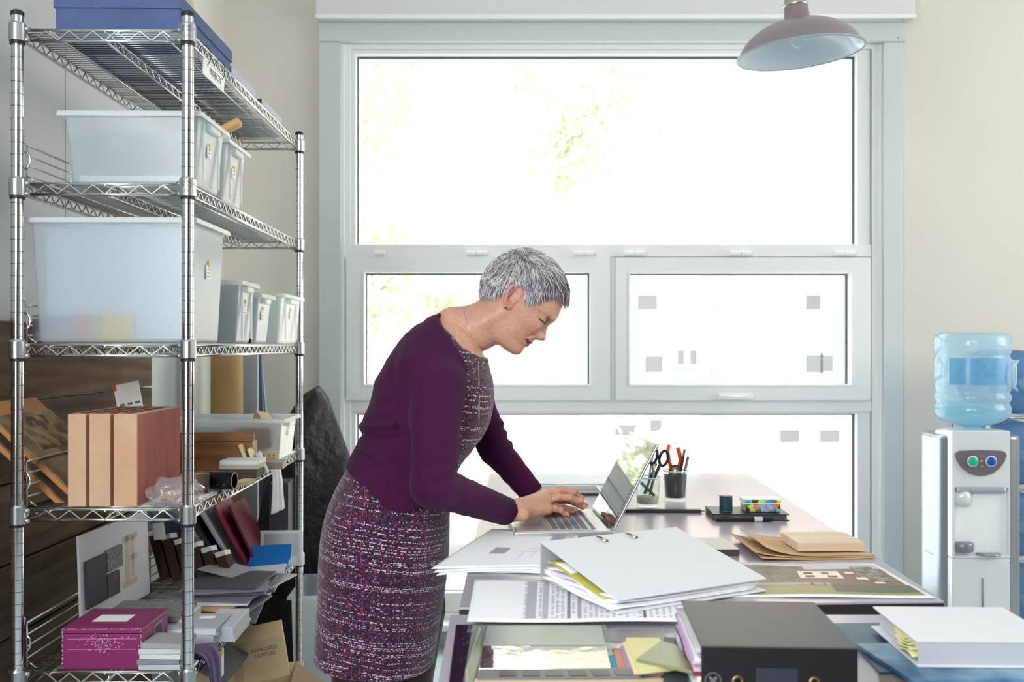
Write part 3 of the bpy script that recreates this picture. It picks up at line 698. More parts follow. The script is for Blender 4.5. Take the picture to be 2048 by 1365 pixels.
# ---- cardigan
knit = mat('fine_knit_plum', '42103c', .85, var=(5, '360b31', .35, .7), bump=(420, .25, .0008), sheen=.05, spec=.2)
def wr(p_, c, d, amp, fr, r):        # ring wrinkles localised round a point
    q2 = sum((p_[i]-c[i])**2 for i in range(3)); ph = sum((p_[i]-c[i])*d[i] for i in range(3)); return amp*np.sin(ph/fr)*np.exp(-q2/r**2)
el_n2 = U(866, 972, 2.265); wr_n2 = U(1014, 1024, 2.455)
# one grid for the whole cardigan
clo = np.array((610., 585., -250.)); chi = np.array((1095., 1085., 240.)); cg = axes(clo, chi, 3.0)
def sleeve_on(g, sh, el, wrp, rs):
    f = smin(cone(g, sh, el, rs[0], rs[1]), cone(g, el, wrp, rs[1]*.98, rs[2]), 14)
    d1 = (el-sh)/np.linalg.norm(el-sh); d2 = (wrp-el)/np.linalg.norm(wrp-el)
    for c, d, am, fr, r in ((el+np.array((20, -24, -8)), d1+d2*.6, 3.4, 6.2, 40), (el*.6+wrp*.4, d2+np.array((.1, .9, 0)), 1.3, 8.5, 44), (wrp-d2*30, d2+np.array((.2, .3, 0)), 1.7, 5.6, 24), (el*.45+sh*.55+np.array((20, 0, 0)), d1*.4+np.array((.8, 0, 0)), 2.4, 9, 60), (sh+np.array((-30, 45, 0)), np.array((1., .45, 0)), 2.4, 6, 40)):
        f = f+wr(g, c, d, am, fr, r)
    side = sum((g[i]-wrp[i])*d2[i] for i in range(3)); f = np.maximum(f, side-2)
    return smax(f, -cone(g, wrp-d2*12, wrp+d2*14, rs[2]-3.4, rs[2]-3.4), 1)
tf = smin(torso_field(cg, 5.5), shoulders(cg, 5.5), 26)
A3, B3 = np.meshgrid(cg[0].ravel(), cg[1].ravel(), indexing='ij')
for (x0, y0, x1, y1, w_, d_) in ((722, 850, 806, 838, 7, 7), (726, 868, 800, 868, 5.5, -4.5), (735, 886, 800, 900, 6, 4), (820, 690, 800, 780, 9, 3), (738, 832, 800, 812, 8, 3.5), (745, 884, 775, 909, 6, 3), (768, 905, 790, 955, 5, 2), (765, 765, 806, 800, 7, 3), (802, 745, 816, 860, 9, -5), (775, 905, 815, 930, 8, 3)):
    ex, ey = x1-x0, y1-y0; t_ = np.clip(((A3-x0)*ex+(B3-y0)*ey)/(ex*ex+ey*ey), 0, 1); q2 = ((A3-x0-t_*ex)**2+(B3-y0-t_*ey)**2); tf = tf-(d_*np.exp(-q2/w_**2))[:, :, None]
tf = tf-.9*(np.sin(cg[0]/17+cg[1]/29+cg[2]/23)+np.sin(cg[1]/13-cg[0]/31+cg[2]/37))
tf = smax(tf, poly_sdf(cg[0].ravel(), cg[1].ravel(), CUTP)[:, :, None].astype(np.float32), 2)
s1 = sleeve_on(cg, U(876, 772, 2.315), el_n2, wr_n2, (53, 40, 28))
s2 = sleeve_on(cg, U(930, 770, 2.655), U(990, 898, 2.68), U(1066, 989, 2.66), (50, 34, 26))
cd = smin(smin(tf, s1, 11), s2, 10)
V, Q = surfnet(cd, clo, 3.0); V = relax(V, Q, 3)
card_o = mk('cardigan', toW(V), Q, knit, woman)
cbv = BVHTree.FromPolygons([tuple(map(float, v)) for v in toW(V)], Q.tolist())
# seams: shoulder seam and sleeve head
seam_m = mat('knit_seam', '2c0a28', .9)
def on_surface(name, pts, r, m, bv, parent, off=.0004, n=6, taper=False):
    cur = cr(np.array(pts, float), 28); w = [hit(x, y, bv, off) for x, y in cur]; w = [q for q in w if q is not None]
    rr_ = r if not taper else [r*(1-abs(2*i/(len(w)-1)-1)**2*.8) for i in range(len(w))]
    return M().tube(w, rr_, n).build(name, m, parent, smooth=True)
on_surface('shoulder_seam', [(879, 660), (868, 676), (855, 695)], .0012, seam_m, cbv, card_o, 0)
# tights and shoes
tights = mat('dark_brown_tights', '2a1a18', .6, sheen=.2)
fl = VY+E*S
for l, x in ((-58, 722), (62, 812)):
    pts = [np.array((x+14, 1230, l)), np.array((x-2, 1400, l)), np.array((x-2, 1478, l)), np.array((x-22, 1600, l)), np.array((x-22, fl-62, l)), np.array((x-22, fl-22, l))]
    v_, q_ = limb(pts, [62, 47, 44, 42, 24, 24], 4.0); mk('stocking', toW(relax(v_, q_, 2)), q_, tights, woman)
    g_lo = np.array((x-70, fl-52, l-42)); g = axes(g_lo, np.array((x+130, fl+4, l+42)), 3.0)
    f = smin(cone(g, (x-22, fl-24, l), (x+75, fl-12, l), 27, 15), cone(g, (x+40, fl-14, l-6), (x+92, fl-12, l+3), 19, 14), 8); f = np.maximum(f, g[1]-(fl-1)); f = np.maximum(f, -cone(g, (x-22, fl-62, l), (x-10, fl-52, l), 23, 23))
    v_, q_ = surfnet(f, g_lo, 3.0); mk('shoe', toW(relax(v_, q_, 2)), q_, mat('black_shoe_leather', '121114', .35), woman)

# ---- hair: cropped shell + strands
def hairline(f, u):      # >0 inside the hair region (side view, head frame)
    lim = np.interp(f, [-90, -66, -50, -38, -34, -22, -8, 4, 12, 16, 24, 34, 46, 60, 80], [-55, -50, -40, -18, 8, 19, 14, -2, -6, 10, 24, 38, 48, 53, 56])
    return u-lim
rg = np.random.default_rng(11)
sc_c = np.array((-7, 0, 10)); sc_r = np.array((80, 63.5, 77))
hg = axes((-104, -80, -60), (90, 80, 104), 1.9)
thick = 5.0
gf, gu = np.meshgrid(hg[0].ravel(), hg[2].ravel(), indexing='ij')
tk = np.interp(gf, [-90, -40, 0, 40, 80], [6.5, 6.5, 7.5, 8, 5])*np.clip(hairline(gf, gu)/22, .25, 1)
sh_ = ell(hg, sc_c, sc_r+1.0)-tk[:, None, :]
nz = np.sin(hg[0]/3.1+hg[2]/2.3)*np.sin(hg[1]/3.3)*.9+np.sin(hg[0]/5+hg[1]/4)*.8
sh_ = sh_+nz*.6
sh_ = np.maximum(sh_, -(hairline(gf, gu)-6.0)[:, None, :]*.8)
V, Q = surfnet(sh_, (-104, -80, -60), 1.9); V = relax(V, Q, 1)
hair_m = [mat('hair_silver', 'ece9ec', .35, sheen=.2), mat('hair_grey', '968f94', .4, sheen=.2), mat('hair_dark', '453b40', .5)]
shell_m = mat('hair_base', '948e92', .7, var=(90, '5a5256', .35, .65), stretch=(1, 1, 1), bump=(160, .8, .003))
hair = mk('hair', toW(head_to_unit(V)), Q, shell_m, woman)
hbv_u = BVHTree.FromPolygons([tuple(map(float, v)) for v in V], Q.tolist())
hb = [M(), M(), M()]
def strand(root, d, L, lift, r, mi, curl):
    pts = []; p = np.array(root, float); nrm = (p-sc_c)/sc_r**2; nrm /= np.linalg.norm(nrm)
    d = d-nrm*d.dot(nrm); d /= np.linalg.norm(d)
    for i in range(5):
        t = i/4; pts.append(p+nrm*(lift*math.sin(t*2.2)*1.0)+0)
        p = p+d*L/4; n2 = (p-sc_c)/sc_r**2; n2 /= np.linalg.norm(n2); e = math.sqrt((((p-sc_c)/(sc_r+5))**2).sum())
        if e < 1: p = sc_c+(p-sc_c)/e
        d = d+curl*.25; d = d-n2*d.dot(n2)*.8; d /= np.linalg.norm(d); nrm = n2
    w = toW(head_to_unit(np.array(pts))); hb[mi].tube([Vector(q) for q in w], [r*(1-.8*(i/4)**1.5)/S for i in range(5)], 3, caps=False)
cnt = 0
while cnt < 13000:
    v = rg.normal(size=3); v /= np.linalg.norm(v)
    root = sc_c+v*(sc_r+4.5)
    hl = hairline(root[0], root[2])
    if hl < 2+abs(rg.normal())*3.0 or root[2] < -48: continue
    f0, l0, u0 = root
    if abs(l0) > 50 and -36 < f0 < -4 and u0 < 18: continue
    top = np.clip((u0-40)/40, 0, 1); back = np.clip((-f0-40)/35, 0, 1)
    side = np.array((.62, 0, -.78)); topd = np.array((.95, .22*np.sign(l0)*(abs(l0)/40), .1)); bk = np.array((-.15, 0, -1))
    d = side*(1-top)*(1-back)+topd*top+bk*back*(1-top)+rg.normal(size=3)*.25
    L = (rg.uniform(15, 30)*(1-back*.45)+top*6)*np.clip(hl/30+.24, .22, 1); 
    if f0 > 45 and u0 > 45: L *= 1.45
    dark = np.clip((f0+20)/60, 0, 1)*.9*np.clip(1-abs(u0-60)/80, 0, 1)
    r_ = rg.random(); mi = 0 if r_ < .50-dark*.5 else (1 if r_ < .82-dark*.3 else 2)
    strand(root, d, L, rg.uniform(1.5, 5.2)+(5 if u0 > 60 and rg.random() < .25 else 0), rg.uniform(.45, .85), mi, np.array((.25, 0, -.7)) if u0 < 62 else np.array((.5, 0, -.35)))
    cnt += 1
for i, (mb, nm) in enumerate(zip(hb, ('silver_strands', 'grey_strands', 'dark_strands'))):
    o = mb.build(nm, hair_m[i], hair, smooth=True); o['kind'] = 'stuff'
# lashes, brow, earring, ring, nails, necklace
lash_m = mat('lash', '1d1412', .6)
on_surface('eyelash', [(1077.5, 636), (1082, 640.5), (1087, 644.5), (1090.5, 648)], .0017, lash_m, bvh, woman, .0004, taper=True)
lb = M()
for i in range(16):
    t = i/15; x, y = 1079+11.5*t, 637.5+10.5*t; q = hit(x, y)
    if q: lb.tube([q, q+Vector((.0015+.003*t, -.003*(1-t), -.003)), q+Vector((.004+.003*t, -.004*(1-t), -.0045))], [.0004, .0003, .0001], 4)
lb.build('lashes', lash_m, woman)['kind'] = 'stuff'
br_ = M(); brm = mat('brow_hair', '9a8378', .7)
for i in range(90):
    t = rg.random(); x, y = 1076+30*t+rg.normal()*.9, 619+15*t**.8*1.1+rg.normal()*1.6; q = hit(x, y, None, .0002)
    if q: br_.tube([q, q+Vector((-.003, -.0010, .0020))], [.0005, .0002], 3, caps=False)
br_.build('eyebrow', brm, woman)['kind'] = 'stuff'
q = hit(1011.5, 616, None, .0012)
if q: M().lathe([(0.0001, -.002), (.0018, -.0012), (.0024, 0), (.0018, .0012), (.0001, .002)], 12, q, caps=False).build('earring', mat('dark_pearl', '2a2428', .15), woman, smooth=True)
nw = [hit(x, y, None, .0008) for x, y in cr(np.array([(927, 619), (931, 634), (937, 655), (945, 680), (955, 706)], float), 24)]; nw = [q for q in nw if q]
if nw:
    dbv = BVHTree.FromObject(dress_o, bpy.context.evaluated_depsgraph_get())
    tail = [Vector((P(x, y, 1).x, 0, 0)) and hit(x, y, dbv, .003) for x, y in ((956, 720), (957, 740), (958, 765), (958, 790))]
    nw += [q for q in tail if q]
    M().tube(nw, .0007, 6).build('necklace', mat('silver_chain', 'c8c4c0', .25, 1.0), woman, smooth=True)
    q = nw[-1]; ft_ = [(0, 0), (.002, -.01), (.0025, -.03), (.0015, -.055), (0, -.07), (-.0015, -.05), (-.002, -.02)]
    m_ = Matrix.Translation(q) @ Euler((R(90), 0, 0)).to_matrix().to_4x4()
    M().prism(ft_, -.001, .001, m_).build('pendant', mat('pendant_silver', '7a7672', .3, .9), woman)
# ring on the middle finger and nails
def rring(c, d, r):
    t = Vector(d).normalized(); a = t.orthogonal().normalized(); b = t.cross(a); c = Vector(c)
    return [c+a*math.cos(i*PI/10)*r+b*math.sin(i*PI/10)*r for i in range(20)]
c_ = nch[1]; c0, c1 = toW(np.array([c_[0], c_[1]])); M().tube(rring(c0*.5+c1*.5, c1-c0, .0100), .0012, 8, closed=True).build('ring', mat('gold_ring', 'd9c9b0', .2, 1.0), woman, smooth=True)
nail_m = mat('nail', 'e0ab98', .25)
for ch, r in list(zip(nch, [6.8, 7.4, 7.6, 7.4, 8.2]))+list(zip(fch, [6.4, 7, 7.2, 7, 7.6])):
    a, b = toW(np.array([ch[2], ch[3]])); a, b = Vector(a), Vector(b); t = (b-a).normalized(); up = Vector((.15, -.55, .8)); up = (up-t*up.dot(t)).normalized(); sd = t.cross(up); rr_ = r*.84/S
    def fn(u, v, b=b, t=t, up=up, sd=sd, rr_=rr_):
        an = (u-.5)*1.7; ln = (v-.35)*.011; w_ = 1-.12*abs(2*v-1)**2; return b+t*(ln+.0015)+(up*math.cos(an*w_)+sd*math.sin(an*w_))*(rr_+.0007)-up*max(0, v-.6)*.0018
    M().grid(7, 6, fn).build('fingernail', nail_m, woman, smooth=True, solid=.0006)
# ---------------------------------------------------------------- generic item builders
def place(name, label, cat, loc, dims, m, rz=0, bevel=.001, group=None, rot=None, var=None):
    """one-mesh box thing, origin at the middle of its base"""
    o = M().box((0, 0, dims[2]/2), dims).build(name, m, None, bevel=bevel)
    o.location = loc; o.rotation_euler = rot if rot is not None else (0, 0, rz); tag(o, label, cat, group); return o
def sheet(name, label, cat, c4, z, m, wob=.001, curl=None, n=(24, 16), group=None, th=.0004):
    """thin sheet over a ground quad given by four (X, Y) corners: back-left, back-right, front-right, front-left"""
    a, b, c, d = [Vector((*q, 0)) for q in c4]; s = random.uniform(0, 6); ctr = (a+b+c+d)/4
    def fn(u, v):
        p = (a.lerp(b, u)).lerp(d.lerp(c, u), v)-ctr; p.z = wob*(math.sin(7*u+s)*math.cos(5*v+s)+1)+(curl(u, v) if curl else 0); return p
    o = M().grid(n[0], n[1], fn).build(name, m, None, smooth=True, solid=th); o.location = (ctr.x, ctr.y, z); tag(o, label, cat, group); return o
def TQ(pts, z): return [(T(x, y, z).x, T(x, y, z).y) for x, y in pts]
milk = clear_mat('milky_plastic', 'eef3f5', .25, .62, .62)
milk_d = clear_mat('milky_plastic_dense', 'f8fbfb', .3, .25, .6)
note_m = mat('note_paper', 'fafaf6', .7); tape_m = mat('yellow_tape', 'e8c24a', .6); ink = mat('pen_ink', 'a04058', .7); inkg = mat('grey_ink', '8b8f96', .7)
def tote(label, loc, w, d, h, rz=0, taper=.012, m=None, notes=(), group='milky storage totes on the shelving', ribs=True, handle=True):
    m = m or milk; t = thing('storage_tote', label, 'plastic box', loc, rz, group); w2, d2 = w/2, d/2; b = M()
    i = taper
    lo = [(-w2+i, -d2+i, 0), (w2-i, -d2+i, 0), (w2-i, d2-i, 0), (-w2+i, d2-i, 0)]; hi = [(-w2, -d2, h), (w2, -d2, h), (w2, d2, h), (-w2, d2, h)]
    b.add(lo+hi, [(3, 2, 1, 0), (0, 1, 5, 4), (1, 2, 6, 5), (2, 3, 7, 6), (3, 0, 4, 7)])
    o = b.build('body', m, t, bevel=.008, seg=3); q = o.modifiers.new('t', 'SOLIDIFY'); q.thickness = .002; q.offset = -1
    l = M(); e = .010
    k = [(-1, -1), (1, -1), (1, 1), (-1, 1)]
    rings = [(0, h-.001), (e, h-.001), (e+.002, h-.012), (e, h-.012), (e-.002, h-.003), (0, h-.003)]
    vs = [(sx*(w2+ex), sy*(d2+ex), z) for ex, z in rings for sx, sy in k]
    fs = [(r*4+j, r*4+(j+1) % 4, ((r+1) % 6)*4+(j+1) % 4, ((r+1) % 6)*4+j) for r in range(6) for j in range(4)]
    l.add(vs, fs); l.build('rim', milk_d, t, bevel=.0015)
    if ribs:
        for yy in (-d2*.55, d2*.55): M().b2((w2-.004, yy-.003, .012), (w2+.0015, yy+.003, h-.012)).build('rib', milk_d, t, bevel=.001)
    if handle:
        for sx in (-1, 1): M().box((sx*(w2+.004), 0, h-.02), (.012, d*.4, .016)).build('grip', milk_d, t, bevel=.004)
    for yy, zz, s in notes:
        n = M().box((w2-.003, yy, zz), (.0012, .036*s, .032*s), (R(4), 0, 0)).build('note', note_m, t)
        M().box((w2-.0015, yy+.002, zz+.018*s), (.0012, .012*s, .014*s), (R(-8), 0, 0)).build('tape', tape_m, n)
        for q_ in range(3): M().box((w2-.0020, yy-.002*q_, zz+.006-.008*q_), (.0006, .022*s, .0012)).build('handwriting', ink if q_ < 2 else inkg, n)
    return t
def carton(name, label, cat, loc, w, d, h, m, lid=None, rz=0, group=None, lid_h=.03):
    t = thing(name, label, cat, loc, rz, group); M().box((0, 0, h/2), (w, d, h)).build('body', m, t, bevel=.0015)
    if lid: M().box((0, 0, h-lid_h/2+.002), (w+.008, d+.008, lid_h)).build('lid', lid, t, bevel=.0015)
    return t

# ---- top shelf
z1_ = LV[0]+.0053
blue = mat('blue_linen_board', '4a5f8c', .7, bump=(300, .15, .0006), var=(14, '43577f', .3, .7)); navy = mat('navy_board', '20243a', .6); lilac = mat('pale_lilac_board', 'b9bccd', .7)
carton('archive_box', 'blue lidded archive box, nearest on the top shelf', 'box', (-.868, 2.465, z1_), .268, .425, .092, blue, blue, R(.9), 'archive boxes on the top shelf')
for y, lab, h in ((2.845, 'navy box with a pale side, middle of the top shelf row', .062), (3.175, 'grey box with a pale side, far end of the top shelf', .056)):
    t = carton('archive_box', lab, 'box', (-.878, y, z1_), .262, .275, h, navy if y < 3 else mat('slate_board', '4a4d58', .7), None, R(.9), 'archive boxes on the top shelf')
    M().b2((.130, -.137, .002), (.1335, .137, h+.002)).build('side_panel', lilac, t, bevel=.001)
    M().tube([(.134, -.04, h*.5), (.142, -.03, h*.42), (.142, .03, h*.42), (.134, .04, h*.5)], .0022, 6).build('metal_pull', chrome, t, smooth=True)
o = place('cardboard_sheet', 'beige cardboard sheet standing behind the blue box on the top shelf', 'cardboard', (-.975, 3.0, z1_), (.085, .012, .33), mat('beige_board', 'cdbf98', .8), bevel=.002)
tg = thing('hanging_sign', 'white PROJECTS tag hanging on rings from the top shelf rail', 'sign', (-.6745, 2.318, 1.906), R(1))
M().box((0, 0, 0), (.0025, .170, .034), (R(0), R(4), 0)).build('card', note_m, tg, bevel=.0008)
text('PROJECTS', .021, mat('sign_ink', '8e9096', .7), 'lettering', tg, (.0022, .006, .001), (R(90), 0, R(90)), sx=1.0)
for yy in (-.06, .06):
    M().tube([(-.004+.013*math.cos(a), yy, .028+.024*math.sin(a)) for a in [i*PI/9 for i in range(18)]], .0008, 5, closed=True).build('ring', cap_m, tg, smooth=True)

# ---- second shelf
z2_ = LV[1]+.0053
tote('small milky tote nearest on the second shelf, papers inside', (-.823, 2.32, z2_), .285, .215, .156, R(1), notes=((-.01, .085, .8),))
tote('small milky tote behind the nearest one on the second shelf', (-.832, 2.575, z2_), .275, .195, .152, R(1), notes=((-.01, .08, .8),))
o = M().box((0, 0, .09), (.022, .03, .22)).build('pine_stick', mat('pine', 'd8a868', .5, var=(20, 'c8935a', .4, .6), stretch=(1, 1, .1)), None, bevel=.008, seg=3)
o.location = (-.842, 2.47+.03, z2_+.105); o.rotation_euler = (0, R(62), R(4)); tag(o, 'round-ended pine stick poking out of the rear tote on the second shelf', 'wood stick')
place('folder', 'pale folder lying flat inside the nearest tote on the second shelf', 'folder', (-.83, 2.32, z2_+.004), (.22, .17, .018), note_m)
place('notebook', 'grey notebook inside the nearest tote on the second shelf', 'book', (-.80, 2.32, z2_+.024), (.19, .15, .012), mat('dull_grey', '8d949e', .7), R(4))

# ---- third shelf
z3_ = LV[2]+.0053
tote('largest milky tote with colour cards inside, filling the front of the third shelf', (-.862, 2.335, z3_), .345, .255, .268, R(1), notes=((.0, .16, 1.0),), m=milk, ribs=False, handle=False)
tote('narrow tall milky tote behind the largest one on the third shelf', (-.79, 2.665, z3_), .20, .17, .158, R(1), notes=((-.01, .09, .9),))
tote('short milky tote, third of the row on the third shelf', (-.80, 2.90, z3_), .20, .16, .138, R(1), notes=((-.02, .08, .9),), ribs=False)
tote('frosted white tote at the far end of the third shelf', (-.785, 3.205, z3_), .185, .30, .150, R(1), notes=((.0, .09, .8),), m=milk_d)
sl = z3_+.003
place('foam_board', 'large white board standing inside the biggest tote', 'board', (-.855, 2.222+.014, sl), (.31, .004, .245), mat('off_white_board', 'ced2da', .7), R(1))
for i, (x0, x1, c, hh, g_) in enumerate(((65, 92, '6f737b', .048, 'dark grey'), (90, 112, '9a8a96', .054, 'mauve'), (108, 154, 'a89aa2', .055, 'pale mauve'), (153, 178, 'd08b86', .056, 'pink'), (177, 202, 'b7a983', .057, 'olive'), (200, 268, 'dcb870', .058, 'yellow'))):
    Dc = 2.2235+.0012*i; a = P(x0, 690, Dc); b = P(x1, 690, Dc)
    place('colour_card', g_+' colour card standing inside the biggest tote', 'card', ((a.x+b.x)/2, Dc, sl), (b.x-a.x, .0009, hh), mat('card_'+c, c, .7), bevel=0, group='colour cards in the biggest tote')
place('black_case', 'small black case behind the narrow tote on the third shelf', 'case', (-.79, 2.775, z3_), (.17, .02, .165), black, bevel=.004)

# ---- fourth shelf
z4_ = LV[3]+.0053
terra = mat('fired_clay', 'cf8f6b', .9, var=(7, 'b96d55', .35, .65), bump=(90, .5, .002)); terra_d = mat('red_clay_side', 'b26a5c', .9, var=(30, '98564a', .3, .75), bump=(60, .5, .002), stretch=(1, 1, .12))
clay_f = mat('pale_clay_face', 'c9a98c', .9, var=(9, 'c49678', .35, .75), bump=(120, .6, .0015))
def clay_block():
    t = thing('clay_block', 'large grooved terracotta hollow block at the front of the fourth shelf', 'brick', (-.8745, 2.335, z4_), R(.5)); w, d, h = .146, .29, .196
    xs = [(-.073, -.0355), (-.0355, -.028), (-.028, .0175), (.0175, .0245), (.0245, .073)]; y0 = -d/2
    prof = [(-w/2, d/2), (-w/2, y0), (-.0350, y0), (-.0345, y0+.022), (-.0280, y0+.022), (-.0275, y0), (.0165, y0), (.0170, y0+.022), (.0235, y0+.022), (.0240, y0), (w/2, y0), (w/2, d/2)]
    M().prism(prof, 0, h).build('block', [clay_f], t, bevel=.0012)
    M().b2((w/2-.002, y0+.003, .002), (w/2+.0015, d/2-.003, h-.002)).build('red_side', terra_d, t, bevel=.001)
    for ix in range(4):
        for iy in range(6):
            M().b2((-w/2+.014+ix*.031, y0+.022+iy*.044, h-.001), (-w/2+.036+ix*.031, y0+.052+iy*.044, h+.0006)).build('core_hole', mat('hole_dark', '5b2c22', 1), t)
    return t
clay_block()
mdf = mat('tan_fibreboard', 'b98045', .6, var=(6, 'a26f3c', .4, .6)); dust = mat('brown_sample_face', '6c5740', .8, var=(7, '9c8a68', .45, .62), bump=(80, .3, .002))
for k, lab in ((0, 'upper of two tan sample boards leaning beside the clay block'), (1, 'lower of two tan sample boards leaning beside the clay block')):
    t = thing('sample_board', lab, 'board', (-1.065-.022*k-.005, 2.40, z4_+.108-.022*k), 0, 'sample boards on the fourth shelf'); t.rotation_euler = (0, R(43), 0)
    M().box((0, 0, 0), (.30, .28, .011)).build('board', mdf, t, bevel=.001)
    M().box((.02, 0, .007), (.25, .276, .004)).build('face_sheet', dust, t, bevel=.001)
    if k == 0: M().box((-.04, .02, .0095), (.10, .2, .0012)).build('texture_patch', mat('sand_patch', 'a08e66', .9, var=(30, '57482f', .35, .6)), t)
t = thing('paint_card', 'white paint colour card standing behind the clay block', 'card', (-.955, 2.66, z4_)); t.rotation_euler = (R(-4), R(-12), 0)
M().box((.0, 0, .125), (.066, .003, .25)).build('card', note_m, t); M().box((-.030, -.002, .243), (.008, .003, .016)).build('red_corner', mat('red_print', 'd2503c', .6), t)
for i, c in enumerate(('7d7f3a', '7a7a4c', '2f8a66', 'c9a24a', 'cf8a92', '2f9a72')): M().box((-.018+.020*(i % 3), -.0022, .196-.014*(i//3)), (.013, .001, .006)).build('chip', mat('chip_'+c, c, .6), t)
def crumple(name, label, cat, loc, r, m, seed, kx=1, ky=1, kz=.6, parent=None, n=40, amp=.35):
    rg_ = random.Random(seed); cs_ = [(Vector((rg_.gauss(0, 1), rg_.gauss(0, 1), rg_.gauss(0, 1))).normalized(), rg_.uniform(2, 4.5), rg_.uniform(0, 6)) for _ in range(9)]
    def fn(u, v):
        a, b = u*2*PI, v*PI; d = Vector((math.cos(a)*math.sin(b), math.sin(a)*math.sin(b), math.cos(b)))
        s = 1+amp*sum(abs(math.sin(q*d.dot(c)*1.6+ph))-.5 for c, q, ph in cs_)/3
        p = Vector((d.x*kx, d.y*ky, d.z*kz))*r*s; p.z = max(p.z, -r*kz*.75); return p+Vector((0, 0, r*kz*.75))
    o = M().grid(n, n//2, fn, closed_u=True).build(name, m, parent, smooth=True); o.location = loc
    if not parent: tag(o, label, cat)
    return o
film = clear_mat('clear_film', 'f8f8fc', .08, .80, .5)
crumple('plastic_bag', 'crumpled clear plastic bag by the front post on the fourth shelf', 'bag', (-.735, 2.235, z4_), .04, film, 4, 1.25, 1, .75)
crumple('putty_lump', 'tan lump inside the clear plastic bag on the fourth shelf', 'sample', (-.748, 2.24, z4_+.006), .016, mat('tan_putty', 'b08a5e', .7), 8)
t = thing('tape_roll', 'brown tape roll beside the black pipe on the fourth shelf', 'tape', (-.735, 2.40, z4_))
M().lathe([(.012, 0), (.026, 0), (.026, .045), (.012, .045), (.012, 0)], 28, caps=False).build('tape', mat('brown_tape', '5c4a44', .35), t, smooth=False)
M().lathe([(.0105, .001), (.012, .001), (.012, .044), (.0105, .044), (.0105, .001)], 28, caps=False).build('core', cardboard, t)
t = thing('pipe_sample', 'short black pipe lying with its open end out on the fourth shelf', 'pipe', (-.735, 2.455, z4_+.0215)); t.rotation_euler = (0, R(90), R(-6))
M().lathe([(.0175, -.01), (.0215, -.01), (.0215, .072), (.0175, .072), (.0175, -.01)], 28, caps=False).build('tube', mat('gloss_black_pipe', '0e0d14', .15), t, smooth=False)
M().lathe([(.0176, .0715), (.0214, .0715), (.0214, .0725), (.0176, .0725)], 28, caps=False).build('cut_edge', mat('cut_edge', 'a89a7a', .7), t)
M().lathe([(.0001, 0), (.005, 0), (.005, .001), (.0001, .001)], 14, (.0, -.0215, .045), (R(90), 0, 0), caps=False).build('drilled_hole', mat('hole_black', '000000', 1), t)
pine = mat('pine', 'd8a868'); palewood = mat('pale_wood', 'd9c6a0', .6, var=(12, 'cbb488', .4, .6), stretch=(1, 8, 8))
place('wood_offcut', 'thin pale wood offcut beside the black pipe', 'wood piece', (-.672, 2.52, z4_), (.03, .09, .012), palewood, R(-20))
greyt = mat('grey_tile', 'a9a8a4', .7); dkt = mat('dark_edge_tile', '4b3c33', .7); whitet = mat('white_tile', 'd8dad8', .5)
for i, (mm, n_) in enumerate(((dkt, 'bottom'), (dkt, 'middle'), (mat('mid_tile', 'b2aca2', .6), 'upper'), (whitet, 'top'))):
    place('sample_tile', n_+' tile of the small stack behind the black pipe', 'tile', (-.715+.002*i, 2.70, z4_+.0115*i), (.098, .085, .011), mm, R(2-i), group='tile stack on the fourth shelf')
t = thing('frame_corner_sample', 'orange-brown wooden frame sample lying across the fourth shelf', 'wood piece', (-.80, 2.80, z4_), R(3))
M().prism([(-.10, 0), (.115, 0), (.095, .012), (.095, .085), (-.10, .085)], -.03, .03, Euler((R(90), 0, 0)).to_matrix().to_4x4()).build('panel', mat('orange_wood', '9a6a38', .5, var=(8, '7d5128', .4, .6), stretch=(1, 6, 6)), t, bevel=.001)
M().box((.0, -.032, .098), (.20, .012, .024)).build('moulding', mat('orange_wood'.strip(), '9a6a38'), t, bevel=.001)
for i, (x, c, g_) in enumerate(((-.700, 'd8c49a', 'pale'), (-.682, 'e2d3ae', 'cream'), (-.665, 'b9bcc0', 'grey'))):
    place('profile_sample', g_+' slanting profile sample leaning on the frame sample', 'wood piece', (x, 2.765+.004*i, z4_), (.009, .05, .085-.012*i), mat('profile_'+c, c, .6), rot=(0, R(-22), R(8)), group='leaning profile samples')
place('grey_sample_block', 'grey-brown slab sample at the shelf edge before the clear tote', 'sample', (-.685, 2.885, z4_), (.085, .07, .020), mat('taupe_slab', '9d938c', .7), R(4))
for i in range(2):
    t = thing('drilled_wood_block', ('lower', 'upper')[i]+' of two drilled pale wood blocks by the clear tote', 'wood piece', (-.72, 2.965, z4_+.019*i), R(14), 'drilled wood blocks')
    M().box((0, 0, .009), (.075, .04, .018)).build('block', palewood, t, bevel=.001)
    for k in range(5): M().lathe([(.0001, 0), (.0022, 0), (.0022, .001), (.0001, .001)], 8, (-.028+.014*k, -.0202, .009), (R(90), 0, 0), caps=False).build('hole', cap_m, t)
tote('clear open tote with wood samples at the back of the fourth shelf', (-.845, 3.13, z4_), .325, .225, .128, R(1), notes=((.0, .085, .9),), m=milk, ribs=False)
place('orange_sample_box', 'orange-brown box inside the clear tote on the fourth shelf', 'box', (-.765, 3.05, z4_+.042), (.105, .04, .062), mat('amber_card', 'a8692a', .5), bevel=.001)
place('grey_sample_box', 'lilac-grey box inside the clear tote on the fourth shelf', 'box', (-.90, 3.07, z4_+.004), (.13, .05, .098), mat('lilac_card', 'a4a5ad', .6), bevel=.001)
place('packing_block', 'cream packing block under the orange box in the clear tote', 'block', (-.79, 3.12, z4_+.004), (.12, .12, .036), mat('cream_block', 'd6d0c0', .7), bevel=.002)
place('wood_wedge', 'pale wooden wedge sticking up at the rim of the clear tote', 'wood piece', (-.77, 3.14, z4_+.09), (.04, .10, .04), palewood, rot=(R(15), R(14), R(30)))
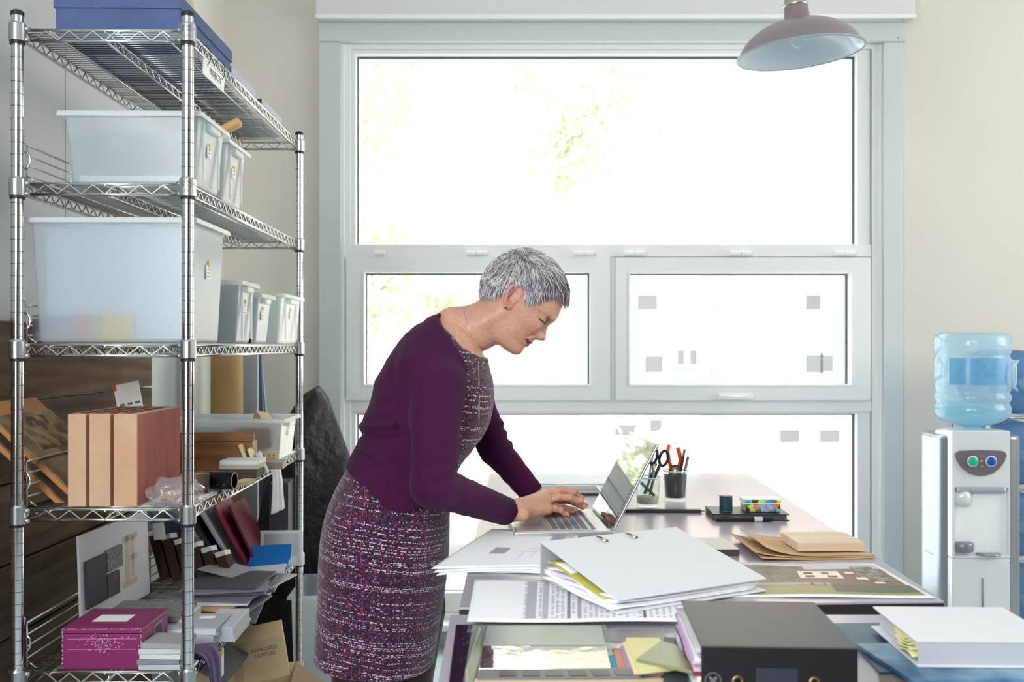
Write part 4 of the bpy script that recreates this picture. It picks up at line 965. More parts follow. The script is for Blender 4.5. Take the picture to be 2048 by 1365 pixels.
# tissue hanging over the rail
def drape(name, label, cat, pts, wfn, m, nu=22, nv=26, amp=.004, fr=16, seed=1, th=.0006):
    """cloth strip that follows pts (centre line), widening with wfn(t) along axis wdir"""
    c = cr(np.array([list(p) for p in pts]), nv); loc = Vector(c[0])
    def fn(u, v):
        i = min(int(v*(nv-1)+.5), nv-1); w, wd = wfn(v); p = Vector(c[i])-loc+Vector(wd)*(u-.5)*w
        return p+Vector((1, .25, .1))*amp*v*(math.sin(fr*u+seed+2*v)+.5*math.sin(2.3*fr*u+seed))
    o = M().grid(nu, nv, fn).build(name, m, None, smooth=True, solid=th); o.location = loc; tag(o, label, cat); return o
drape('tissue', 'white tissue paper hanging over the fourth shelf rail', 'paper', [(-.76, 2.96, z4_+.008), (-.705, 2.95, z4_+.008), (-.684, 2.945, z4_+.004), (-.672, 2.93, z4_-.04), (-.668, 2.92, z4_-.09), (-.665, 2.91, z4_-.125)], lambda v: (.055+.055*v, (0.1, 1, 0)), clear_mat('tissue_paper', 'fafaff', .5, .2, .6))
# cards laid flat on the shelf wires
place('teal_card', 'teal and white card flat under the tile stack on the fourth shelf', 'card', (-.70, 2.80, z4_), (.07, .09, .002), mat('teal', '5fb5b5', .6), R(10), bevel=0)

# ---- fifth shelf
z5_ = LV[4]+.0053
mag = mat('magenta_board', '8d2568', .42, var=(4, '7c1f5b', .3, .7), bump=(150, .08, .0005))
t = thing('magenta_box', 'scuffed magenta cardboard box at the front of the bottom shelf', 'box', (-.873, 2.27, z5_), R(.5))
M().box((0, 0, .037), (.168, .168, .074)).build('body', mag, t, bevel=.0015)
M().box((0, 0, .081), (.172, .172, .010)).build('lid', mag, t, bevel=.0015)
M().box((-.006, .0, .0863), (.075, .055, .0006)).build('label', note_m, t)
for zz in (.064, .042): M().box((0, -.0842, zz), (.145, .0004, .0008)).build('printed_line', mat('pink_print', 'cf9ac0', .6), t)
M().box((.0845, .02, .048), (.0006, .05, .045)).build('side_label', mat('side_frame', 'c0a0b8', .6), t); M().box((.0850, .02, .048), (.0006, .044, .040)).build('side_window', mat('plum_dark', '2a1030', .5), t)
rg2 = random.Random(5); sc_m = M()
for _ in range(130):
    x = rg2.gauss(.0, .018)+.004*rg2.choice((-1, 4)); zz = min(max(rg2.gauss(.056, .013), .004), .084); s = rg2.uniform(.0005, .0018); sc_m.box((x, -.0843, zz), (s*rg2.uniform(.6, 2.4), .0003, s))
for _ in range(60):
    x = rg2.choice((-.083, .083))+rg2.gauss(0, .002); sc_m.box((min(max(x, -.083), .083), -.0862, rg2.uniform(.003, .08)), (.0015, .0003, rg2.uniform(.0005, .003)))
for _ in range(50): sc_m.box((rg2.uniform(-.084, .084), -.0863, .0855), (rg2.uniform(.001, .006), .0003, .0008))
sc_m.build('scuffs', mat('scuff', 'd8b4c8', .9), t)['kind'] = 'stuff'
for i, (mm, n_) in enumerate(((mat('pale_stone', 'b6bdbc', .6), 'bottom'), (mat('slate_stone', '7f898f', .6), 'second'), (mat('white_stone', 'd2d6d6', .6), 'third'), (mat('white_stone2', 'c6caca', .6), 'fourth'), (mat('grey_stone', '9a9ea0', .7), 'top'))):
    place('stone_tile', n_+' tile in the stack right of the magenta box', 'tile', (-.752+.003*(-1)**i+.0015*i, 2.222, z5_+.0112*i), (.088, .085, .0108), mm, R((0, 2, -3, 3, -4)[i]), group='stone tiles beside the magenta box')
t = thing('sample_board', 'white board with taped tile samples standing along the left of the bottom shelf', 'board', (-1.022, 2.66, z5_), R(1)); t.rotation_euler = (0, R(-2), R(-3))
M().box((0, 0, .115), (.006, .40, .23)).build('board', mat('white_foam_board', 'dcdce2', .6), t, bevel=.0008)
def chip(y0, y1, z0, z1, c, nm='sample', th=.006, **k): M().b2((.003, y0, z0), (.003+th, y1, z1)).build(nm, mat('sm_'+c, c, .6, **k), t, bevel=.0008)
chip(-.18, -.075, .05, .165, '3d3a44', 'slate_sample', .008); chip(-.068, .02, .115, .17, '8b8d90', 'granite_sample', .008, var=(160, '5a5c60', .4, .6)); chip(-.068, .0, .05, .108, '4c464c', 'slate_sample', .007)
for y0, y1, z0, z1 in ((.035, .13, .168, .184), (.05, .075, .06, .184), (.085, .105, .07, .18), (.075, .125, .115, .13), (.03, .12, .05, .066)): chip(y0, y1, z0, z1, 'c6c0ac', 'masking_tape', .0008)
place('leather_folder', 'brown leather folder behind the white sample board', 'folder', (-1.045, 2.70, z5_), (.02, .34, .20), mat('brown_leather', '4b2e18', .5), R(-2), bevel=.006)
place('foam_slab', 'white foam slab under the grey stone slab, behind the magenta box', 'slab', (-.845, 2.47, z5_), (.15, .14, .045), mat('white_foam', 'd8dde0', .7))
place('stone_slab', 'grey speckled stone slab on the white foam slab', 'slab', (-.87, 2.465, z5_+.0455), (.18, .15, .013), mat('speckled_stone', '8d8f8c', .6, var=(120, '767876', .4, .6)))
def book(name, label, cat, loc, w, d, h, cover, rz=0, pages=None, group=None, win=None, rot=None):
    t = thing(name, label, cat, loc, rz, group)
    if rot: t.rotation_euler = rot
    M().box((0, 0, .001), (w, d, .002)).build('back_cover', cover, t, bevel=.0006); M().box((0, 0, h-.001), (w, d, .002)).build('front_cover', cover, t, bevel=.0006)
    M().box((-w/2+.001, 0, h/2), (.002, d, h)).build('spine', cover, t, bevel=.0006)
    M().box((-.002, 0, h/2), (w-.008, d-.006, h-.004)).build('pages', pages or paper, t)
    if win: M().box((win[0], win[1], h+.0003), (win[2], win[3], .0006)).build('label', note_m, t)
    return t
paleblue = mat('pale_blue_cover', 'b4bdc8', .5)
book('ring_binder', 'pale blue binder with a label lying on the bottom shelf behind the tile stack', 'binder', (-.755, 2.415, z5_+.024), .155, .13, .018, paleblue, R(2), win=(.03, .03, .035, .02))
t = thing('gift_box', 'white box with a black line drawing under the pale blue binder', 'box', (-.762, 2.41, z5_), R(2)); M().box((0, 0, .0118), (.15, .13, .0236)).build('body', mat('white_box_card', 'cfd0dc', .6), t, bevel=.001)
for x in (-.03, -.005, .02): M().box((x, -.0652, .012), (.002, .0004, .018)).build('printed_line', ink, t)
t = thing('white_slab_box', 'thick white sample box right of the pale blue binder', 'box', (-.690, 2.47, z5_), R(2)); M().box((0, 0, .0175), (.075, .17, .035)).build('body', mat('white_box_card2', 'c9cfd6', .5), t, bevel=.0015); M().box((.039, 0, .006), (.004, .172, .012)).build('flange', mat('white_box_card2', 'c9cfd6'), t)
# dark bricks with white tags
brk = mat('dark_brown_brick', '3b2a22', .9, bump=(90, .5, .002))
for i in range(6):
    t = thing('brick_sample', ('first', 'second', 'third', 'fourth', 'fifth', 'sixth')[i]+' from the left of the leaning dark brick samples on the bottom shelf', 'brick', (-1.0+.040*i, 2.99-.012*i, z5_+.012-.002*i), 0, 'dark brick samples'); t.rotation_euler = (R(-8), R(-18), R(0))
    M().box((0, 0, .065-.004*i), (.028, .06, .13-.008*i)).build('brick', brk, t, bevel=.002); M().box((0, -.004, .137-.008*i), (.029, .052, .014)).build('tag', whitet, t, bevel=.001)
place('white_tag_card', 'upright white card above the dark brick samples', 'card', (-1.005, 2.93, z5_+.135), (.034, .002, .048), note_m, rot=(0, R(-8), 0))
# leaning boards and books
spec = ((-.985, 3.19, .30, '8796a8', 'blue-grey', 38), (-.93, 3.13, .27, '54657e', 'slate blue', 37), (-.87, 3.17, .27, 'c2c6cc', 'pale grey', 34), (-.845, 3.12, .25, '23232a', 'black', 33), (-.82, 3.15, .25, 'b0b4bc', 'light grey', 31), (-.79, 3.17, .24, '8a2440', 'crimson', 28), (-.765, 3.19, .22, '5e1e30', 'dark red', 25))
for i, (x, y, L_, c, g_, an) in enumerate(spec):
    place('leaning_folder', g_+' folder leaning left at the back of the bottom shelf', 'folder', (x, y, z5_+.004), (.008, .17, L_), mat('folder_'+c, c, .5), rot=(0, R(-an), 0), group='folders leaning on the bottom shelf')
for k, (x, z_, s_) in enumerate(((-1.03, .27, .05), (-1.0, .215, .035))):
    pass
place('dark_binder_box', 'dark grey upright box at the far end of the bottom shelf', 'box', (-.750, 3.325, z5_), (.06, .12, .25), mat('dark_grey_card', '3c3a42', .6), R(4))
t = thing('blue_folder', 'bright blue folded plastic folder at the far right of the bottom shelf', 'folder', (-.735, 3.08, z5_+.017), R(-4)); bl_m = mat('bright_blue_plastic', '1773c4', .25)
M().box((0, 0, .018), (.125, .05, .003), (R(32), R(-4), 0)).build('front_flap', bl_m, t, bevel=.0008); M().box((0, .028, .045), (.125, .05, .003), (R(60), R(-4), 0)).build('back_flap', bl_m, t, bevel=.0008); M().box((0, .012, .002), (.12, .07, .003)).build('base_flap', bl_m, t)
t = thing('plastic_lid', 'milky plastic lid standing behind the bright blue folder', 'lid', (-.725, 3.22, z5_), R(3)); M().box((0, 0, .055), (.13, .006, .11)).build('panel', milk, t, bevel=.004, seg=3); M().ring((-.065, 0, .065, .11), (-.055, .01, .055, .10), -.008, -.003).build('rim', milk_d, t, bevel=.001)  # clear box lid stood on edge
# paper and sample sheets
stack = [(2.66, -.74, .19, .26, 8, '50585c', 'dark green-grey', .0), (2.68, -.745, .17, .25, -6, '6b7378', 'grey', .0), (2.66, -.78, .20, .22, 14, '3f6660', 'green', 0), (2.70, -.80, .22, .20, -10, 'c8a46c', 'tan', 0), (2.72, -.79, .23, .19, 4, 'd8dade', 'white', 0), (2.76, -.775, .24, .22, -8, '6a6a78', 'slate', 0), (2.80, -.77, .24, .22, 3, '4c4d5c', 'dark slate', 0), (2.79, -.765, .22, .20, 12, '7b7d8c', 'pale slate', 0), (2.82, -.775, .22, .20, -3, '45464f', 'charcoal', 0), (2.95, -.765, .20, .20, 6, '8b9092', 'stone grey', 0), (2.98, -.74, .18, .18, -12, 'b9bec2', 'silver-grey', 0)]
zz = z5_
for i, (y, x, w, d, a, c, g_, _) in enumerate(stack):
    place('sample_sheet', g_+' sample sheet in the fanned pile on the bottom shelf', 'sheet', (x, y, zz if i < 9 else z5_+.002+.005*(i-9)), (w*.9, d, .0045), mat('sheet_'+c, c, .5), rot=(0, 0, R(a)), bevel=.0005, group='sample sheets in the fanned pile'); zz += .0056
for i, (x, y, an, c) in enumerate(((-.79, 2.90, -9, '9a9da4'), (-.74, 2.99, 4, 'c6ccd0'))):
    place('curled_card', ('grey', 'white')[i]+' card resting on top of the fanned pile', 'card', (x, y, z5_+.052-.02*i), (.15, .12, .003), mat('cc_'+c, c, .6), rot=(0, R(-an), R(an*2)), bevel=0)
felt = mat('purple_felt', '3f1f66', .95, sheen=.5, bump=(300, .3, .001))
drape('felt_cloth', 'purple felt cloth draped over the bottom shelf beside the tiles', 'cloth', [(-.775, 2.33, z5_+.003), (-.72, 2.315, z5_+.006), (-.69, 2.305, z5_+.008), (-.668, 2.29, z5_-.01), (-.657, 2.275, z5_-.07), (-.655, 2.265, z5_-.14)], lambda v: (.10-.03*v, (.25-.25*v, 1, 0)), felt, amp=.004, fr=8, th=.003)
t = thing('hanging_card', 'small white card taped to the bottom shelf rail', 'card', (-.672, 2.37, z5_-.045), R(3)); M().box((0, 0, 0), (.001, .045, .06)).build('card', note_m, t); M().box((.001, 0, .028), (.001, .016, .016)).build('tape', tape_m, t)

# ---- under and behind the rack
t = thing('cardboard_carton', 'large brown cardboard carton on the floor under the shelving', 'box', (-.76, 2.82, 0), R(8))
M().box((0, 0, .19), (.34, .36, .38)).build('body', cardboard, t, bevel=.002); M().box((.19, -.04, .37), (.10, .30, .004), (0, R(38), 0)).build('flap', mat('cardboard_dark', '8c7458', .8), t)
t = thing('sample_carton', 'small taped cardboard box marked APPROVED SAMPLES below the bottom shelf', 'box', (-.735, 2.74, .420), R(28)); t.rotation_euler = (0, R(-9), R(14)); tan = mat('tan_carton', 'c9b48c', .75, var=(6, 'bfa87e', .4, .6))
M().box((0, 0, .055), (.27, .15, .11)).build('body', tan, t, bevel=.0015); M().box((.01, -.0755, .05), (.024, .001, .075)).build('tape', mat('brown_parcel_tape', 'b08a58', .35), t)
M().box((-.02, 0, .1108), (.08, .07, .0008)).build('label', note_m, t)
text('APPROVED\nSAMPLES', .014, mat('marker_grey', '6f675a', .8), 'handwriting', t, (.082, -.0758, .075), (R(90), 0, R(0)))
o = place('grey_board', 'grey-faced board leaning under the right edge of the bottom shelf', 'board', (-.69, 2.66, .50), (.012, .42, .10), mat('grey_board_face', '5f6066', .7), rot=(R(0), R(-60), R(1)))
t = tote('deep milky tote standing on the floor behind the shelving', (-.585, 3.64, 0), .345, .33, .463, R(2), m=milk, ribs=False, group=None, handle=False)
tube_m = mat('kraft_tube', 'a3824f', .7, var=(5, '94754a', .4, .6))
t = thing('cardboard_tube', 'thick brown cardboard tube standing in the corner behind the shelving', 'tube', (-1.10, 3.95, 0)); M().lathe([(.060, 0), (.060, 1.34)], 32).build('tube', tube_m, t, smooth=False); M().lathe([(.061, 1.33), (.061, 1.345)], 32).build('end_cap', white, t); auto_smooth(t.children[0], 40)
for i, (x, y, w, c, g_, an) in enumerate(((-1.02, 4.08, .075, 'a9b4c2', 'pale blue-grey', 0), (-.985, 4.2, .06, '5e6470', 'dark grey', -2), (-.93, 4.25, .06, '9aa6b8', 'steel blue', -5), (-1.24, 3.95, .05, 'aeb2b4', 'grey', 0))):
    place('upright_board', g_+' narrow panel standing upright behind the shelving', 'board', (x-.03, y+.0, 0), (w, .02, 1.33), mat('panel_'+c, c, .6), rot=(R(0), R(an), 0), group='panels standing behind the shelving')
# black plastic dust sheet
def sheet_bag():
    cs_ = [(random.uniform(2, 8), random.uniform(0, 6), random.uniform(2, 9)) for _ in range(8)]
    def fn(u, v):
        a = u*2*PI; z = 1.12*(1-v); r = .045+.14*min(1, v*3.2)**.7+.06*v
        r *= 1+.10*sum(math.sin(k*a+ph+q_*v) for k, ph, q_ in cs_)/2.2
        return Vector((math.cos(a)*r*.85+.05*(1-v)**3-.02, math.sin(a)*r*.7, z))
    m = M().grid(72, 50, fn, closed_u=True); top = len(m.v); m.add([(0.04, 0, 1.15)], []); m.f += [[(u+1) % 72, u, top] for u in range(72)]; m.mi += [0]*72
    o = m.build('dust_sheet', mat('black_purple_film', '110d16', .42, bump=(18, .8, .02)), None, smooth=True); o.location = (-.795, 3.98, 0); tag(o, 'crumpled black plastic sheet draped over something behind the shelving', 'plastic sheet'); return o
sheet_bag()
# rough planks along the left wall
pl = thing('plank_panel', 'panel of rough dark brown planks against the left wall', 'wood panel', (XL, 2.4, 0), 0)
pw = [mat('old_plank_%d' % i, c, .85, var=(34, c2, .3, .7), bump=(40, .6, .003), stretch=(1, .07, 1)) for i, (c, c2) in enumerate((('6b5945', '45372a'), ('5c4b3a', '3a2e23'), ('74604a', '4d3e2d')))]
zs = [1.365, 1.160, .958, .757, .575, .38, .19, .01]
for i in range(7):
    M().b2((.002, -.9, zs[i+1]+.003), (.030+.003*(i % 2), 1.18-.01*(i % 3), zs[i]-.002)).build('plank', pw[i % 3], pl, bevel=.003)
# ---------------------------------------------------------------- the two tables
TZ, NZ = .859, .850
lam = mat('mauve_grey_laminate', 'aca7b1', .22, var=(3, 'a6a0aa', .4, .6), spec=.8); edge_m = mat('dark_table_edge', '2a2426', .5)
def table(label, quad, z, legs):
    c = Vector((sum(q[0] for q in quad)/4, sum(q[1] for q in quad)/4, 0)); t = thing('work_table', label, 'table', c, 0)
    lq = [(q[0]-c.x, q[1]-c.y) for q in quad]
    M().prism(lq, z-.004, z).build('tabletop', lam, t, bevel=.001); M().prism(lq, z-.026, z-.0042).build('core', edge_m, t)
    for x, y in legs: M().b2((x-c.x-.025, y-c.y-.025, 0), (x-c.x+.025, y-c.y+.025, z-.026)).build('leg', mat('table_leg_paint', 'd9dcdc', .5), t, bevel=.003)
    return t
table('far work table with the laptop, its end just short of the nearer table', [(-.094, 1.745), (.742, 1.79), (.808, 3.59), (-.088, 3.59)], TZ, [(.30, 1.95), (.62, 1.95), (.30, 3.4), (.70, 3.4)])
table('nearer work table under the binders, at the bottom of the picture', [(-.098, .98), (.775, .98), (.765, 1.735), (-.108, 1.735)], NZ, [(.25, 1.1), (.68, 1.1), (.25, 1.62), (.68, 1.62)])

# ---- laptop
alu = mat('silver_aluminium', 'c9cbcf', .28, .9); keyc = mat('laptop_key', '5c5e68', .5); scr = mat('glossy_screen', '05070a', .02, spec=1.0, coat=1.0)
lp = thing('laptop', 'open silver laptop facing the woman under her hands', 'laptop', (.103, 2.535, TZ), R(4.0))
bw, bd, bh = .232, .328, .0165
M().box((0, 0, bh/2), (bw, bd, bh)).build('base', alu, lp, bevel=.004, seg=3)
kb = M().b2((-.028, -.142, bh-.0002), (.078, .142, bh+.0004)).build('keyboard_tray', mat('tray_alu', 'c2c4c8', .45, .6), lp)
for r in range(6):
    nk_ = 14; dx = .0172; x = .068-r*dx if r else .070
    for k in range(nk_):
        w_ = .0158; y = -.131+k*.0201
        if r == 5 and 4 <= k <= 8:
            if k == 4: M().b2((x-.0068, y-.0080, bh), (x+.0068, y+4*.0201+.0080, bh+.0016)).build('space_bar', keyc, kb, bevel=.0006)
            continue
        M().b2((x-(.0068 if r else .004), y-.0080, bh), (x+(.0068 if r else .004), y+.0080, bh+.0016)).build('key', mat('dark_key', '4a4c55', .35) if (r > 3 and k < 2) else keyc, kb)
M().b2((-.105, -.052, bh-.0002), (-.040, .052, bh+.0002)).build('trackpad', mat('trackpad', 'bfc1c5', .25, .7), lp)
for sy in (-1, 1): M().b2((-.03, sy*.152-.004, bh), (.07, sy*.152+.004, bh+.0003)).build('speaker_grille', mat('grille', '9b9da2', .6), lp)
ld = M(); ang = R(27.5); lm = Matrix.Translation((bw/2-.006, 0, bh+.001)) @ Matrix.Rotation(ang, 4, 'Y')
o = M().b2((0, -bd/2, .002), (.0065, bd/2, .226)).build('lid', alu, lp, bevel=.0028, seg=3); o.matrix_local = lm
M().b2((-.0012, -bd/2+.003, .004), (.0003, bd/2-.003, .223)).build('bezel', mat('black_bezel', '07080a', .05, coat=1), o, bevel=.0005)
M().b2((-.0016, -bd/2+.014, .018), (-.0011, bd/2-.014, .213)).build('screen', scr, o)
M().tube([(.0, -.12, 0), (.0, .12, 0)], .005, 12).build('hinge', mat('hinge_dark', '3a3b40', .4), o, smooth=True)

# ---- things round the laptop
place('tablet', 'black tablet lying behind the laptop by the woman\'s far hand', 'tablet', (.150, 3.13, TZ), (.215, .165, .009), mat('dark_glass', '141820', .08, coat=1), R(1), bevel=.004)
sheet('paper_sheet', 'white sheet lying at the far end of the table behind the laptop', 'paper', [(.06, 3.555), (.34, 3.545), (.335, 3.30), (.03, 3.31)], TZ+.0005, paper, .0004)
t = thing('metal_ruler', 'long dark scale bar lying behind the laptop with a bright tip', 'ruler', (.33, 2.745, TZ), R(-1)); M().box((0, 0, .0045), (.325, .020, .009)).build('bar', mat('dark_bar', '3c3e3e', .4, .3), t, bevel=.0015)
M().box((.167, 0, .0045), (.012, .004, .004)).build('tip', steel, t)
glass = mat('clear_jar_glass', 'f2fffa', .02, trans=1.0, ior=1.3)
glass = clear_mat('jar_glass', 'fbfffe', .03, .96, .5)
def jar(label, loc, r, h):
    t = thing('glass_jar', label, 'jar', loc, 0, 'glass jars of tools'); pr = [(.0001, .002), (r*.80, .002), (r*.84, .006), (r*.97, h-.008), (r*1.0, h-.003), (r*.99, h), (r*.95, h-.002), (r*.93, h-.01), (r*.80, .010), (.0001, .010)]
    M().lathe(pr, 36, caps=False).build('bowl', glass, t, smooth=True)
    M().lathe([(r*.99, h-.003), (r*1.03, h-.0015), (r*.99, h+.0005), (r*.95, h-.001)], 36, caps=False).build('rim', mat('rim_glass', 'dff0ec', .1), t, smooth=True)
    return t
j1 = P(1295, 1016, 2.84); j2 = P(1351, 1008, 2.94)
J1 = Vector((j1.x, 2.84, TZ)); J2 = Vector((j2.x, 2.945, TZ))
jar('left glass jar with scissors and a sandy base', J1, .036, .083); jar('right glass jar with a dark lining, pliers and pencils', J2, .036, .088)
o = M().lathe([(.0001, .0), (.0275, .0), (.0285, .004), (.0295, .019), (.0001, .0215)], 28, caps=False).build('sand', mat('pale_sand', 'd8d2c0', .9), None, smooth=True); o.location = J1+Vector((0, 0, .0105)); tag(o, 'pale sand filling the bottom of the left jar', 'sand'); o['kind'] = 'stuff'
o = M().lathe([(.0275, .0), (.0325, .062), (.0315, .062), (.0265, .0), (.0001, .0), (.0001, -.0008), (.0275, -.0008)], 28, caps=False).build('jar_liner', mat('blue_black_liner', '121420', .35), None, smooth=True); o.location = J2+Vector((0, 0, .0125)); tag(o, 'dark blue-black liner inside the right jar', 'liner')
def stick(name, label, cat, base, top, r, m, n=10, tip=None, tipm=None, group=None):
    base, top = Vector(base), Vector(top); d = top-base; o = M().tube([(0, 0, 0), d*.5, d], r, n).build(name, m, None, smooth=False); o.location = base; auto_smooth(o, 40); tag(o, label, cat, group)
    if tip: M().tube([d*tip, d*1.001], [(r if not isinstance(r, list) else r[-1])*1.05]*2, n).build('end', tipm, o)
    return o
navy_h = mat('navy_handle', '1c2434', .4); orange = mat('orange_grip', 'e8481c', .4)
def scissors(label, base, tilt, off, z):
    t = thing('scissors', label, 'scissors', base); t.rotation_euler = tilt
    for sx in (-1, 1):
        M().tube([(sx*.002, 0, .0), (sx*.001, 0, .035), (-sx*.004, 0, .062), (-sx*.009, 0, .085)], [.0016, .0035, .0045, .0055], 8).build('blade', steel if sx > 0 else mat('blade_dark', '4a4c50', .35, .8), t, smooth=True)
        c = (-sx*.0155, 0, .106); lo_ = [(c[0]+.012*math.cos(a)*(1 if sx < 0 else .95), 0, c[2]+.021*math.sin(a)) for a in [i*PI/12 for i in range(24)]]
        M().tube(lo_, .0042, 8, closed=True).build('handle', navy_h, t, smooth=True)
scissors('navy-handled scissors standing in the left jar', J1+Vector((.006, -.006, .034)), (R(4), R(12), R(12)), 0, 0)
stick('paintbrush', 'brush with a teal collar lying inside the left jar', 'brush', J1+Vector((.018, -.012, .032)), J1+Vector((-.019, -.008, .068)), .004, mat('dark_brush', '2a2c30', .5), tip=.72, tipm=mat('teal_collar', '1292ac', .4))
stick('marker_pen', 'thin dark marker in the left jar, pointing up right', 'pen', J1+Vector((-.008, .008, .034)), J1+Vector((.026, .014, .118)), .0035, mat('plum_marker', '3a1c30', .4), tip=.8, tipm=mat('red_band', 'a02c2c', .4))
stick('pencil', 'clear and white pencil rising behind the scissors in the left jar', 'pencil', J1+Vector((.0, .016, .034)), J1+Vector((.018, .02, .148)), .0032, mat('white_pen', 'dcdce0', .3), tip=.85, tipm=steel)
t = thing('pliers', 'orange-handled pliers standing in the right jar', 'pliers', J2+Vector((.0, .004, .014)))
M().tube([(0, 0, 0), (0, 0, .03), (0, 0, .055)], [.003, .008, .006], 8).build('jaws', steel, t, smooth=True)
M().tube([(-.004, 0, .055), (-.010, 0, .078), (-.017, 0, .10), (-.021, 0, .125), (-.017, 0, .146)], [.004, .0055, .006, .006, .005], 10).build('handle', orange, t, smooth=True)
M().tube([(.002, 0, .055), (.010, .002, .078), (.016, .003, .10), (.013, .003, .122), (.008, .003, .138)], [.004, .005, .006, .0065, .0055], 10).build('handle', orange, t, smooth=True)
stick('pencil', 'dark pencil with a pale eraser leaning right in the right jar', 'pencil', J2+Vector((.004, .0, .016)), J2+Vector((.027, .0, .148)), .0036, mat('graphite_pencil', '2e2e30', .4), 6, tip=.86, tipm=mat('ferrule', 'a8a49c', .3, .8))
stick('steel_rod', 'grey round-ended steel file leaning furthest right in the right jar', 'file', J2+Vector((.012, .006, .016)), J2+Vector((.038, .006, .126)), .0042, mat('dull_steel', '8d8a80', .4, .6), 10)
t = thing('small_tape_roll', 'small roll of black tape perched in the mouth of the right jar', 'tape', J2+Vector((-.002, -.004, .086)), 0); t.rotation_euler = (R(72), R(-28), R(10))
M().lathe([(.010, -.008), (.017, -.008), (.017, .008), (.010, .008), (.010, -.008)], 24, caps=False).build('tape', mat('black_tape', '2c2c2e', .4), t, smooth=False); M().lathe([(.0088, -.0078), (.010, -.0078), (.010, .0078), (.0088, .0078), (.0088, -.0078)], 24, caps=False).build('core', mat('grey_core', 'b8b6b2', .6), t)
# notebook, pen, spool, tin
nb = book('notebook', 'thick black notebook under the thread spool and the tin', 'book', (.598, 2.675, TZ), .192, .125, .017, mat('black_mesh_cover', '2b2a2c', .4, bump=(200, .4, .001)), R(-2), pages=mat('dark_pages', '4c4844', .6))
t = thing('marker_pen', 'black marker with a white label lying against the notebook', 'pen', (.572, 2.597, TZ+.0065), R(-1))
M().tube([(-.068, 0, 0), (.068, 0, 0)], .0063, 12).build('barrel', black, t, smooth=False); M().tube([(.028, 0, 0), (.048, 0, 0)], .0066, 12).build('label', mat('pen_label', 'c8c8cc', .5), t); M().tube([(.068, 0, 0), (.074, 0, 0)], .0048, 12).build('cap', black, t)
t = thing('thread_spool', 'dark teal thread spool standing on the black notebook', 'spool', (.541, 2.655, TZ+.0178)); th_ = mat('teal_thread', '0c3a48', .6, bump=(400, .5, .0006), stretch=(.1, .1, 1))
M().lathe([(.0155, .003), (.0165, .006), (.0165, .034), (.0155, .037)], 28).build('thread', th_, t, smooth=False)
for z in (0, .037): M().lathe([(.0165, z), (.0172, z+.001), (.0165, z+.003)], 28).build('flange', mat('teal_flange', '0d4250', .4), t)
M().lathe([(.0001, .0401), (.012, .0401), (.012, .0408), (.0001, .0408)], 20, caps=False).build('top_disc', mat('orange_disc', 'cf9a78', .6), t)
pat = bpy.data.materials.new('patchwork_print'); pat.use_nodes = True
def patn():
    n = pat.node_tree.nodes; L = pat.node_tree.links; tc = n.new('ShaderNodeTexCoord'); v = n.new('ShaderNodeTexVoronoi'); v.inputs['Scale'].default_value = 95; v.distance = 'MANHATTAN'
    L.new(tc.outputs['Object'], v.inputs['Vector']); w = n.new('ShaderNodeTexWhiteNoise'); L.new(v.outputs['Color'], w.inputs[0]); r = n.new('ShaderNodeValToRGB'); r.color_ramp.interpolation = 'CONSTANT'
    cs_ = ['2f9fc8', 'e0d22a', '4c7a3a', 'e07040', 'd07a94', '1c3a30', '9ccf4a', '7ac0dc']; e = r.color_ramp.elements; e[0].color = (*srgb(cs_[0]), 1); e[1].position = 1/8; e[1].color = (*srgb(cs_[1]), 1)
    for i in range(2, 8): q = e.new(i/8); q.color = (*srgb(cs_[i]), 1)
    L.new(w.outputs[0], r.inputs[0]); L.new(r.outputs[0], n['Principled BSDF'].inputs['Base Color']); n['Principled BSDF'].inputs['Roughness'].default_value = .25
patn()
t = thing('tin', 'small tin with a colourful patchwork print on the black notebook', 'tin', (.632, 2.668, TZ+.0178), R(-2))
M().box((0, 0, .0105), (.092, .062, .021)).build('body', pat, t, bevel=.004); M().box((0, 0, .0265), (.095, .065, .010)).build('lid', pat, t, bevel=.004); M().box((0, 0, .0220), (.0965, .0665, .0016)).build('bead', white, t, bevel=.0006); M().box((0, 0, .0316), (.088, .058, .0006)).build('lid_top', mat('pale_tin_top', 'ece4da', .15, .2), t)
# grey block, envelopes, wooden block
place('grey_tile_block', 'small grey tile block with dark sides between the open binder and the envelopes', 'tile', (.425, 2.235, TZ), (.085, .13, .014), mat('dark_tile_side', '4f4347', .6), R(3)); 
place('tile_top_face', 'pale layer covering the top of the grey tile block', 'card', (.425, 2.235, TZ+.0143), (.084, .129, .0012), mat('pale_tile_top', 'cfcfca', .6), R(3), bevel=0)  # pale layer that forms the top face of the darker block
kraft = mat('kraft_paper', 'c4a37c', .75, var=(3, 'b8956c', .4, .6), bump=(20, .2, .001), stretch=(1, 6, 1))
for i, (dx, dy, a, z) in enumerate(((0, 0, 0, .0), (-.012, .008, 3, .004), (.010, .012, -2, .008))):
    q_ = [(.50+dx, 2.345+dy), (.70+dx, 2.33+dy), (.748, 2.145+dy*.6), (.505+dx, 2.12+dy*1.5)]
    sheet('kraft_envelope', ('bottom', 'middle', 'top')[i]+' kraft envelope under the pale wooden block', 'envelope', q_, TZ+.0008+z*.6, kraft, .0008, (lambda u, v, k=i: .008*(1-u)**6*(k+.6)), group='kraft envelopes', th=.0012)
place('sticky_note', 'white slip on the top kraft envelope', 'note', (.525, 2.33, TZ+.0085), (.06, .05, .0005), note_m, R(-8), rot=(0, R(3), R(-8)), bevel=0)
place('wooden_block', 'pale wooden block lying on the kraft envelopes', 'wood block', (.662, 2.235, TZ+.0100), (.142, .128, .019), mat('blonde_wood', 'dcc6aa', .55, var=(8, 'd0b896', .4, .6), stretch=(.3, 6, 6)), R(2), bevel=.0015)
